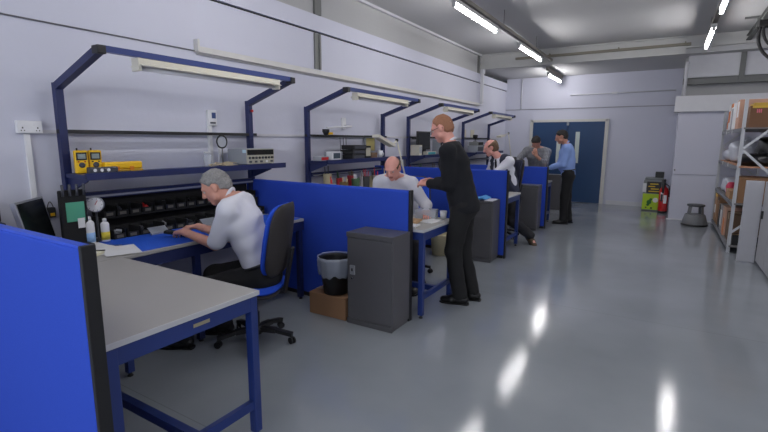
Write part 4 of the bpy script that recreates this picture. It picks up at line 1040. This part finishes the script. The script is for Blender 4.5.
def person(label, loc, rz, pelvis, neck, head, headf, hands, feet, skin, hair, hairstyle, top, trousers, shoes,
           sleeves='long', belly=0.0, knees=None, poles=None, footdir=None, tie=None, waistcoat=None, glasses=False,
           handdir=None, handn=None, curl=(.7, .7), h=.013, headup=None, sc=1.0, elbows=None, kpole=None, collar=None, shw=.185):
    root = thing('person', label, 'person', (loc[0], loc[1], 0), rz)
    pelvis, neck, head = (np.array(x, float) for x in (pelvis, neck, head))
    spine = nv(neck - pelvis)
    xr = np.array([1., 0, 0]); xr = nv(xr - spine * (xr @ spine)); fwd = np.cross(spine, xr) * -1
    if fwd[1] < 0: fwd = -fwd
    SL, SR = neck - xr * shw * sc - spine * .055, neck + xr * shw * sc - spine * .055
    SL = SL + fwd * .01; SR = SR + fwd * .01
    armsJ = []; legsJ = []
    for i, (S, T) in enumerate(((SL, hands[0]), (SR, hands[1]))):
        pole = (poles[i] if poles else ((-.5 if i == 0 else .5), -.5, -.8))
        E, W = ik(S, T, .29 * sc, .255 * sc, pole); armsJ.append((S, E, W))
    HL, HR = pelvis - xr * .09 * sc, pelvis + xr * .09 * sc
    for i, (Hp, T) in enumerate(((HL, feet[0]), (HR, feet[1]))):
        K, A = ik(Hp, T, .43 * sc, .415 * sc, (kpole[i] if kpole else (0, 1, .3))); legsJ.append((Hp, K, A))
    # torso
    mid = pelvis * .55 + neck * .45; chest = pelvis * .27 + neck * .73 + fwd * .01
    tor = [wcap(pelvis - spine * .02, mid + fwd * belly * .3, .112, .108 + belly * .5, xr, 1.38), wcap(mid + fwd * belly * .5, chest, .106 + belly * .5, .120, xr, 1.40),
           wcap(chest, neck - spine * .06, .118, .085, xr, 1.52), cap(SL, neck - xr * .06 + spine * .0, .062, .052), cap(SR, neck + xr * .06 + spine * .0, .062, .052)]
    if belly: tor.append(ell(mid - spine * .04 + fwd * .07, (.14, .10 + belly, .14), np.stack([xr, fwd, spine])))
    up = [cap(S, E, .057, .044) for S, E, W in armsJ]; lo_ = [cap(E, W, .043, .027) for S, E, W in armsJ]
    legs = []
    for Hp, K, A in legsJ: legs += [cap(Hp, K, .088, .060), cap(K, K * .6 + A * .4, .058, .056), cap(K * .6 + A * .4, A, .056, .038)]
    fdirs = footdir or [(0, 1, 0), (0, 1, 0)]
    foot = [cap(A - np.array([0, 0, .03]), A + nv(fd) * .12 + np.array([0, 0, -.045]), .036, .030) for (Hp, K, A), fd in zip(legsJ, fdirs)]
    headf = nv(headf); hu = nv(headup) if headup is not None else nv(np.array([0, 0, 1.]) - headf * headf[2]); hu = nv(hu - headf * (hu @ headf)); hx = np.cross(headf, hu)
    HM = np.stack([hx, headf, hu])
    nk0 = head - headf * .02 - hu * .05
    neckc = cap(neck - spine * .03, nk0, .060, .056)
    base = smin(tor, .05); bl = smin([base] + up, .03); bl2 = smin([bl] + lo_, .012); body = smin([bl2, smin(legs, .02), neckc] + foot, .02)
    def hp(x, y, z): return head + hx * x + headf * y + hu * z
    # --- skin mesh: body (coarse) + head and hands (fine), one object
    allp = np.array([pelvis, neck, head] + [q for J in armsJ for q in J] + [q for J in legsJ for q in J])
    lo, hi = allp.min(0) - .22, allp.max(0) + .22
    lo[2] = max(lo[2], -.01)
    hcut = lambda P: np.maximum(body(P), ((P - head) @ hu) + .03)
    V, F = surface(hcut, lo, hi, h * 1.25); parts = [(V, F, 0)]
    K = HM
    hd = [ell(hp(0, -.012, .028), (.077, .097, .092), K), ell(hp(0, .022, -.035), (.060, .072, .072), K), cap(hp(0, .066, -.088), hp(0, .058, -.085), .026, .026),
          cap(hp(-.045, .03, -.06), hp(.045, .03, -.06), .026, .026), ell(hp(0, .078, .030), (.052, .018, .012), K)]
    hs = smin(hd, .025)
    nose = smin([cap(hp(0, .092, .018), hp(0, .113, -.018), .009, .0135), cap(hp(-.012, .098, -.024), hp(.012, .098, -.024), .009, .009)], .008)
    lips = smin([ell(hp(0, .091, -.050), (.024, .010, .0055), K), ell(hp(0, .089, -.060), (.021, .010, .006), K)], .002)
    ears = [smin([ell(hp(s * .079, -.008, .0), (.009, .019, .031), K), ell(hp(s * .076, -.002, -.022), (.008, .012, .014), K)], .008) for s in (-1, 1)]
    soc = [ell(hp(s * .032, .098, .010), (.017, .014, .011), K) for s in (-1, 1)]
    def headfn(P):
        d = smin([hs, nose], .008)(P)
        for s_ in soc:
            e = -s_(P); hh = np.clip(.5 - .5 * (e - d) / .008 * -1, 0, 1); d = np.maximum(d, e)
        d = np.minimum(d, smin([lambda Q: d, lips], .003)(P))
        for e in ears: d = smin([lambda Q, d=d: d, e], .006)(P)
        return smin([lambda Q: d, neckc], .02)(P)
    hh_ = .0052 if h < .014 else .0065
    cutn = lambda P: np.maximum(headfn(P), -((P - nk0) @ nv(nk0 - neck)) - .075)
    V2, F2 = surface(cutn, head - .15, head + .15, hh_); 
    cen = V2[F2].mean(1) if len(F2) else np.zeros((0, 3))
    ml = (lips(cen) < .003).astype(int)
    parts.append((V2, F2, ml))
    for i, (S, E, W) in enumerate(armsJ):
        d = handdir[i] if handdir else nv(W - E)
        nr = handn[i] if handn else (0, -.2, 1)
        sd = -1 if i == 0 else 1
        dd = nv(d)
        # thumb towards the body's midline: choose side by the sign against +x
        tt = np.cross(dd, nv(np.array(nr, float) - dd * (np.array(nr) @ dd)))
        side = 1 if tt @ (xr * (1 if i == 0 else -1)) > 0 else -1
        A_, B_ = hand_parts(W - dd * .0, d, np.array(nr, float), side, curl[i], sc)
        pal = smin(A_ + [cap(W * .85 + E * .15, W, .031, .026)], .012)
        fg = [pal] + B_
        hf = lambda P, fg=fg: np.minimum.reduce([g(P) for g in fg])
        cc = W + dd * .08
        Vh, Fh = surface(hf, cc - .13, cc + .13, .0045 if h < .014 else .006); parts.append((Vh, Fh, 0))
    Vs, Fs, Ms = [], [], []; off = 0
    for V_, F_, m_ in parts:
        Vs.append(V_); Fs.append(F_ + off); off += len(V_); Ms.append(np.full(len(F_), m_) if np.isscalar(m_) else m_)
    # eyes
    eb = []
    for s in (-1, 1):
        for r_, dy, mi_ in ((.0115, .0775, 2), (.0060, .0838, 3)):
            n1, n2 = 10, 6
            c_ = hp(s * .032, dy, .010); vv = []; ff = []
            for i in range(n2 + 1):
                for j in range(n1):
                    th, ph = PI * i / n2, 2 * PI * j / n1
                    vv.append(c_ + r_ * (hx * math.sin(th) * math.cos(ph) + headf * math.cos(th) + hu * math.sin(th) * math.sin(ph)))
            for i in range(n2):
                for j in range(n1): ff.append((i * n1 + j, i * n1 + (j + 1) % n1, (i + 1) * n1 + (j + 1) % n1, (i + 1) * n1 + j))
            Vs.append(np.array(vv)); Fs.append(np.array(ff) + off); off += len(vv); Ms.append(np.full(len(ff), mi_))
    M_lip = mat('lips_' + skin.name, (176, 104, 96), .5); M_eye = mat('eye_white', (186, 178, 172), .3); M_iris = mat('iris', (40, 34, 30), .2)
    mesh_obj('body', np.concatenate(Vs), np.concatenate(Fs), [skin, M_lip, M_eye, M_iris], root, np.concatenate(Ms).astype(int))
    # --- hair
    if hairstyle:
        cr = smin([ell(hp(0, -.014, .031), (.086, .104, .099), K), ell(hp(0, -.045, -.02), (.074, .07, .062), K)], .02)
        def hairfn(P):
            q = (P - head) @ HM.T; x, y, z = q[:, 0], q[:, 1], q[:, 2]
            nz = .004 * np.sin(90 * x + 40 * z) * np.sin(70 * y + 30 * x) + .002 * np.sin(210 * x + 130 * y) + .0015 * np.sin(260 * z + 90 * y)
            d = cr(P) + nz
            if hairstyle == 'full': cut = -(-.75 * y + .66 * z + .002)
            elif hairstyle == 'side': cut = -(-.70 * y + .72 * z - .004 + .008 * np.sin(55 * x + 1))
            elif hairstyle == 'receding': cut = np.maximum(-(-.88 * y + .47 * z + .004), 0 * x - 1); d = d + .004
            elif hairstyle == 'bald':
                cut = np.maximum(-(-.9 * y + .30 * z + .030), z - (.055 - .25 * (y + .02)))
            elif hairstyle == 'bald_long':
                cut = np.maximum(-(-.9 * y + .30 * z + .022), z - (.062 - .35 * (y + .02))); d = d - .008
            # keep clear of the ears and nape
            ear = .034 - np.sqrt((y + .006) ** 2 + (z + .004) ** 2)
            cut = np.maximum(cut, np.where(np.abs(x) > .06, ear, -1))
            cut = np.maximum(cut, -z - (.085 if hairstyle != 'bald_long' else .105))
            # side tufts stop at jaw
            cut = np.maximum(cut, np.where(y > .0, -(z - .0) - .01, -1))
            d = d + np.clip(.012 + cut, 0, .012) * .35
            return np.maximum(d, cut)
        V3, F3 = surface(hairfn, head - .14, head + .14, .0055)
        mesh_obj('hair', V3, F3, hair, root)
    # --- clothes
    def fn_shirt(inf, long_):
        ar = [cap(S, E, .057 + inf, .050 + inf) for S, E, W in armsJ] if long_ else [cap(S, S * .12 + E * .88, .056 + inf, .054 + inf) for S, E, W in armsJ]
        ts = lambda P: base(P) - inf
        fs = smin([ts] + ar, .03)
        if long_: 
            fr = .93 if long_ == 'long' else .45
            fs = smin([fs] + [cap(E, E * (1 - fr) + W * fr, .046 + inf, .034 + inf) for S, E, W in armsJ], .02)
        return fs
    if top[0] == 'sweater':
        base0 = base
        skirt = wcap(pelvis - spine * .02, pelvis + spine * .12, .129, .124, xr, 1.38)
        base = smin([base0, skirt], .02)
    def hem(f, lo_off):
        def g(P):
            d = f(P)
            t = (P - pelvis) @ spine
            ins = np.linalg.norm(P - neck - spine * .035, axis=1)
            hole = .062 - ins
            c_ = np.where(np.abs((P - pelvis) @ xr) < .26, lo_off - t, -1)
            # only cut torso region near the waist, not arms
            da = np.minimum.reduce([q(P) for q in up + lo_])
            c_ = np.where(da > .035, c_, -1)
            d = np.maximum(d, c_)
            return np.maximum(d, ((P - neck) @ spine) - .035)
        return g
    cl = {'long': 'long', 'short': None, 'rolled': 'rolled'}[sleeves]
    sf = hem(wrinkle(fn_shirt(.013, cl), .0028, 24, loc[1]), -.03 if top[0] != 'sweater' else -.09)
    tname = {'sweater': 'sweater'}.get(top[0], 'shirt')
    V4, F4 = surface(sf, lo, hi, h); mesh_obj(tname, V4, F4, top[1], root)
    # collar
    cm = collar or top[1]
    cb = MB(); ring = []
    nd = nv(nk0 - neck); cf = np.cross(nd, xr) * -1; cf = nv(cf if cf @ fwd > 0 else -cf)
    cn = neck + nd * .034
    for k in range(21):
        a = 2 * PI * k / 20
        ring.append(tuple(cn + xr * .061 * math.sin(a) + cf * (.061 * math.cos(a) + .002) + nd * (.008 - .014 * math.cos(a))))
    cb.tube(ring, .013, 8)
    for s in (-1, 1):
        cb.bar(tuple(cn + fwd * .070 + xr * s * .012 - spine * .005), tuple(cn + fwd * .085 + xr * s * .045 - spine * .05), .006, .034, tuple(xr))
    cb.build('collar', cm, root)
    if tie:
        b = MB(); p0 = cn + fwd * .078 - spine * .01
        b.bar(tuple(p0), tuple(p0 - spine * .035 + fwd * .008), .028, .018, tuple(fwd))
        p1 = p0 - spine * .035 + fwd * .014; p2 = chest + fwd * .155 - spine * .05; p3 = mid + fwd * (.150 + belly) - spine * .06
        b.bar(tuple(p1), tuple(p2), .045, .008, tuple(fwd)).bar(tuple(p2), tuple(p3), .06, .008, tuple(fwd))
        b.build('tie', tie, root)
    if waistcoat:
        tsw = lambda P: base(P) - .026
        def wf(P):
            d = tsw(P); x = (P - neck) @ xr; z = (P - neck) @ spine; y = (P - mid) @ fwd
            # open front: V-shaped gap; armholes
            gap = np.where(y > 0, .045 + .10 * np.clip(z + .45, 0, .4) * .6 - np.abs(x), -1)
            ah = np.maximum(.085 - np.linalg.norm(P - SL, axis=1), .085 - np.linalg.norm(P - SR, axis=1))
            ns = .085 - np.linalg.norm(P - neck - spine * .04, axis=1)
            c_ = np.maximum.reduce([gap, ah, ns, -.02 - ((P - pelvis) @ spine), np.abs(x) - .185])
            return np.maximum(d, c_)
        V5, F5 = surface(wf, lo, hi, h * .85); mesh_obj('waistcoat', V5, F5, waistcoat, root)
    # trousers
    pel = wcap(pelvis - spine * .03, pelvis + spine * .07, .124, .120, xr, 1.38)
    tl = [pel]
    for Hp, K_, A in legsJ:
        tl += [cap(Hp, K_, .104, .080), cap(K_, A + np.array([0, 0, .0]), .078, .070)]
    def tf0(P): return smin(tl, .03)(P)
    def tf(P):
        d = wrinkle(tf0, .004, 18, loc[0])(P)
        cutt = np.where(np.linalg.norm(P - pelvis - fwd * -.02, axis=1) < .235, ((P - pelvis) @ spine) - .10, -1)
        d = np.maximum(d, cutt)
        for Hp, K_, A in legsJ:
            ax_ = nv(A - K_); c2 = np.where(np.linalg.norm(P - A, axis=1) < .16, ((P - A) @ ax_) - .028, -1)
            d = np.maximum(d, c2)
        return d
    V6, F6 = surface(tf, lo, hi, h); mesh_obj('trousers', V6, F6, trousers, root)
    bb = MB(); rg = []
    for k in range(24):
        a = 2 * PI * k / 24
        rg.append(tuple(pelvis + spine * .085 + xr * .170 * math.sin(a) + fwd * .122 * math.cos(a)))
    bb.tube(rg, .012, 6, closed=True).build('belt', M_BLACK, root)
    # shoes
    for (Hp, K_, A), fd in zip(legsJ, fdirs):
        fd = nv(fd); sd_ = nv(np.cross(fd, [0, 0, 1])); un = np.cross(sd_, fd); un = un if un[2] > 0 else -un
        a0 = A - un * .035 - fd * .045
        sh = smin([wcap(a0, a0 + fd * .12 - un * .008, .040, .040, sd_, 1.05), wcap(a0 + fd * .12 - un * .012, a0 + fd * .205 - un * .016, .040, .030, sd_, 1.3), cap(A + un * .02, A - un * .03, .045, .045)], .02)
        bot = A - un * .082
        sfn = lambda P, sh=sh, bot=bot, un=un: np.maximum(sh(P), -((P - bot) @ un))
        V7, F7 = surface(sfn, A - .27, A + .27, .0085)
        so = mesh_obj('shoe', V7, F7, shoes, root)
        b = MB(); fr = Matrix((tuple(sd_), tuple(fd), tuple(un))).transposed().to_4x4(); fr.translation = Vector(a0 - un * .052)
        b.prism([(-.036, -.035), (-.015, -.045), (.015, -.045), (.036, -.035), (.038, .06), (.048, .14), (.04, .21), (.015, .238), (-.015, .238), (-.04, .21), (-.048, .14), (-.038, .06)], .013, fr)
        b.build('sole', M_BLACKMATT, so)
    if glasses:
        b = MB()
        for s in (-1, 1):
            pts = [tuple(hp(s * .032 + .022 * math.cos(a), .108, .008 + .015 * math.sin(a))) for a in np.linspace(0, 2 * PI, 15)[:-1]]
            b.tube(pts, .0022, 6, closed=True)
            b.tube([tuple(hp(s * .054, .107, .012)), tuple(hp(s * .082, .08, .012)), tuple(hp(s * .083, -.01, .008)), tuple(hp(s * .081, -.03, -.012))], .0022, 6)
        b.tube([tuple(hp(-.011, .109, .012)), tuple(hp(.011, .109, .012))], .002, 6)
        b.build('glasses', M_BLACK, root)
    return root

def to_local(loc, rz, p):
    x, y = p[0] - loc[0], p[1] - loc[1]; c, s = math.cos(-rz), math.sin(-rz)
    return np.array([x * c - y * s, x * s + y * c, p[2]])
def dir_local(rz, d):
    c, s = math.cos(-rz), math.sin(-rz); return np.array([d[0] * c - d[1] * s, d[0] * s + d[1] * c, d[2]])

SK1 = mat('skin_ruddy', (206, 150, 130), .5, var=.08, scale=20); SK2 = mat('skin_pink', (224, 160, 146), .5, var=.1, scale=20)
SK3 = mat('skin_fair', (222, 160, 144), .5, var=.08, scale=20); SK4 = mat('skin_tan', (188, 134, 112), .5, var=.08, scale=20)
HG = mat('grey_hair', (138, 136, 134), .8, var=.45, scale=90, bump=.5, bscale=160); HB = mat('dark_hair', (30, 24, 22), .7, var=.3, scale=90, bump=.5, bscale=160)
HR_ = mat('ginger_hair', (150, 104, 78), .8, var=.2, scale=90, bump=.4, bscale=160); HBR = mat('brown_grey_hair', (104, 82, 62), .8, var=.35, scale=90, bump=.5, bscale=160)
WHITE = mat('white_cotton', (222, 222, 230), .85, var=.02, bump=.06, bscale=25); BLKW = mat('black_wool', (17, 18, 24), .95, bump=.1, bscale=300)
TRB = mat('black_trousers', (18, 18, 20), .85, bump=.08, bscale=40); TRD = mat('charcoal_trousers', (30, 30, 36), .85, bump=.08, bscale=40)
SHOE = mat('black_leather', (18, 17, 17), .35); SHOEB = mat('brown_suede', (84, 68, 52), .8)

# 1. grey-haired man, short-sleeved white shirt, seated at the nearest wall bench
lc = (-2.50, 2.26); rz = R(118)
L = lambda *p: to_local(lc, rz, p)
person('seated grey-haired man in a white short-sleeved shirt leaning over the blue mat', lc, rz,
       L(-2.53, 2.40, .56), L(-2.68, 2.29, 1.115), L(-2.79, 2.215, 1.205), dir_local(rz, (-.68, -.52, -.52)),
       [L(-2.95, 2.04, .885), L(-3.04, 2.23, .885)], [L(-2.98, 1.99, .085), L(-2.93, 2.33, .085)],
       SK1, HG, 'side', ('shirt', WHITE), TRB, SHOE, sleeves='short', h=.012,
       poles=[np.array([.1, -.5, -1.0]), np.array([-.1, -.5, -1.0])], handn=[(-.3, 0, 1), (.3, 0, 1)], curl=(.75, .75),
       handdir=[dir_local(rz, (-.96, .22, -.1)), dir_local(rz, (-.95, -.15, -.15))], kpole=[(0, 1, .6), (0, 1, .6)], shw=.175)

# 2. bald man in a white shirt behind the second screen
lc = (-2.55, 4.48); rz = R(184)
L = lambda *p: to_local(lc, rz, p)
person('bald seated man in a white shirt looking down, behind the second blue screen', lc, rz,
       L(-2.52, 4.62, .57), L(-2.49, 4.31, 1.145), L(-2.44, 4.17, 1.26), dir_local(rz, (.14, -.84, -.50)),
       [L(-1.99, 4.08, .85), L(-2.66, 4.02, .90)], [L(-2.08, 4.12, .085), L(-2.62, 4.15, .085)],
       SK2, HBR, 'bald', ('shirt', WHITE), TRD, SHOE, sleeves='long', belly=.03, h=.0135,
       poles=[(-.35, -.6, -.7), (.25, -.5, -.8)], handn=[(0, 0, 1), (0, 0, 1)], curl=(.5, .6), kpole=[(0, 1, .8), (0, 1, .8)], shw=.19)

# 3. standing man in a black sweater
lc = (-1.53, 4.08); rz = R(102)
L = lambda *p: to_local(lc, rz, p)
person('standing man in black sweater and glasses handing something to the bald seated man', lc, rz,
       L(-1.60, 4.08, .95), L(-1.735, 4.06, 1.50), L(-1.82, 4.02, 1.66), dir_local(rz, (-.88, -.12, -.46)),
       [L(-1.93, 4.0, 1.14), L(-1.91, 4.10, 1.15)], [L(-1.575, 3.985, .085), L(-1.515, 4.16, .085)],
       SK3, HR_, 'receding', ('sweater', BLKW), TRB, SHOE, sleeves='long', glasses=True, collar=WHITE, h=.012,
       poles=[(-.25, -.5, -1), (.35, -.5, -1)], handn=[(-.7, 0, .7), (.7, 0, .7)], curl=(.8, .8), kpole=[(0, 1, .1), (0, 1, .1)], sc=1.04,
       handdir=[dir_local(rz, (-.98, .15, .05)), dir_local(rz, (-.98, -.2, .02))])

# 4. man in a waistcoat and tie, seated high behind the third screen
lc = (-2.08, 7.12); rz = R(150)
L = lambda *p: to_local(lc, rz, p)
person('seated balding man in dark waistcoat and tie over a white shirt', lc, rz,
       L(-2.03, 7.15, .66), L(-2.19, 7.06, 1.27), L(-2.34, 7.00, 1.44), dir_local(rz, (-.84, -.34, -.38)),
       [L(-2.42, 6.72, .86), L(-2.62, 7.02, .88)], [L(-1.66, 7.02, .12), L(-2.25, 6.95, .085)],
       SK2, HBR, 'bald_long', ('shirt', WHITE), TRD, SHOEB, sleeves='long', tie=mat('dark_tie', (30, 30, 40), .6), waistcoat=mat('waistcoat_cloth', (50, 54, 70), .9), h=.0145,
       poles=[(-.5, -.3, -.9), (.5, -.3, -.9)], kpole=[(0, 1, .2), (0, 1, .6)], footdir=[dir_local(rz, (.45, -.5, -.3)), dir_local(rz, (-.6, -.5, 0))], belly=.02)

# 5. man in a grey checked shirt, leaning, hand at chin
lc = (-2.22, 9.45); rz = R(178)
L = lambda *p: to_local(lc, rz, p)
person('dark-haired man in a grey checked shirt leaning forward with a hand at his chin', lc, rz,
       L(-2.22, 9.62, .90), L(-2.20, 9.42, 1.40), L(-2.20, 9.30, 1.52), dir_local(rz, (.04, -.60, -.80)),
       [L(-2.14, 9.13, 1.265), L(-2.42, 9.10, 1.10)], [L(-2.12, 9.62, .085), L(-2.34, 9.66, .085)],
       SK4, HB, 'full', ('shirt', checked('grey_check_cloth', (176, 176, 178), (104, 106, 114), 70)), TRD, SHOE, sleeves='rolled', h=.0155,
       poles=[(-.5, -.1, -1), (1, -.2, -.6)], kpole=[(0, 1, .1), (0, 1, .1)], handdir=[dir_local(rz, (-.25, -.1, .9)), dir_local(rz, (.3, -.8, -.3))], handn=[(0, 1, .3), (0, 0, 1)], shw=.20)

# 6. man in a light blue shirt standing by the furthest screen
lc = (-1.55, 9.12); rz = R(104)
L = lambda *p: to_local(lc, rz, p)
person('standing dark-haired man in light blue shirt and black trousers before the blue door', lc, rz,
       L(-1.54, 9.12, .94), L(-1.585, 9.10, 1.47), L(-1.69, 9.06, 1.625), dir_local(rz, (-.92, -.12, -.36)),
       [L(-1.84, 8.98, 1.06), L(-1.86, 9.18, 1.06)], [L(-1.56, 9.03, .085), L(-1.50, 9.21, .085)],
       SK4, HB, 'full', ('shirt', mat('light_blue_cotton', (138, 165, 222), .85, bump=.06, bscale=25)), TRB, SHOE, sleeves='long', h=.0155, shw=.195,
       poles=[(-.3, -.3, -1), (.3, -.3, -1)], kpole=[(0, 1, .1), (0, 1, .1)], handn=[(-.3, 0, 1), (.3, 0, 1)], belly=.01)
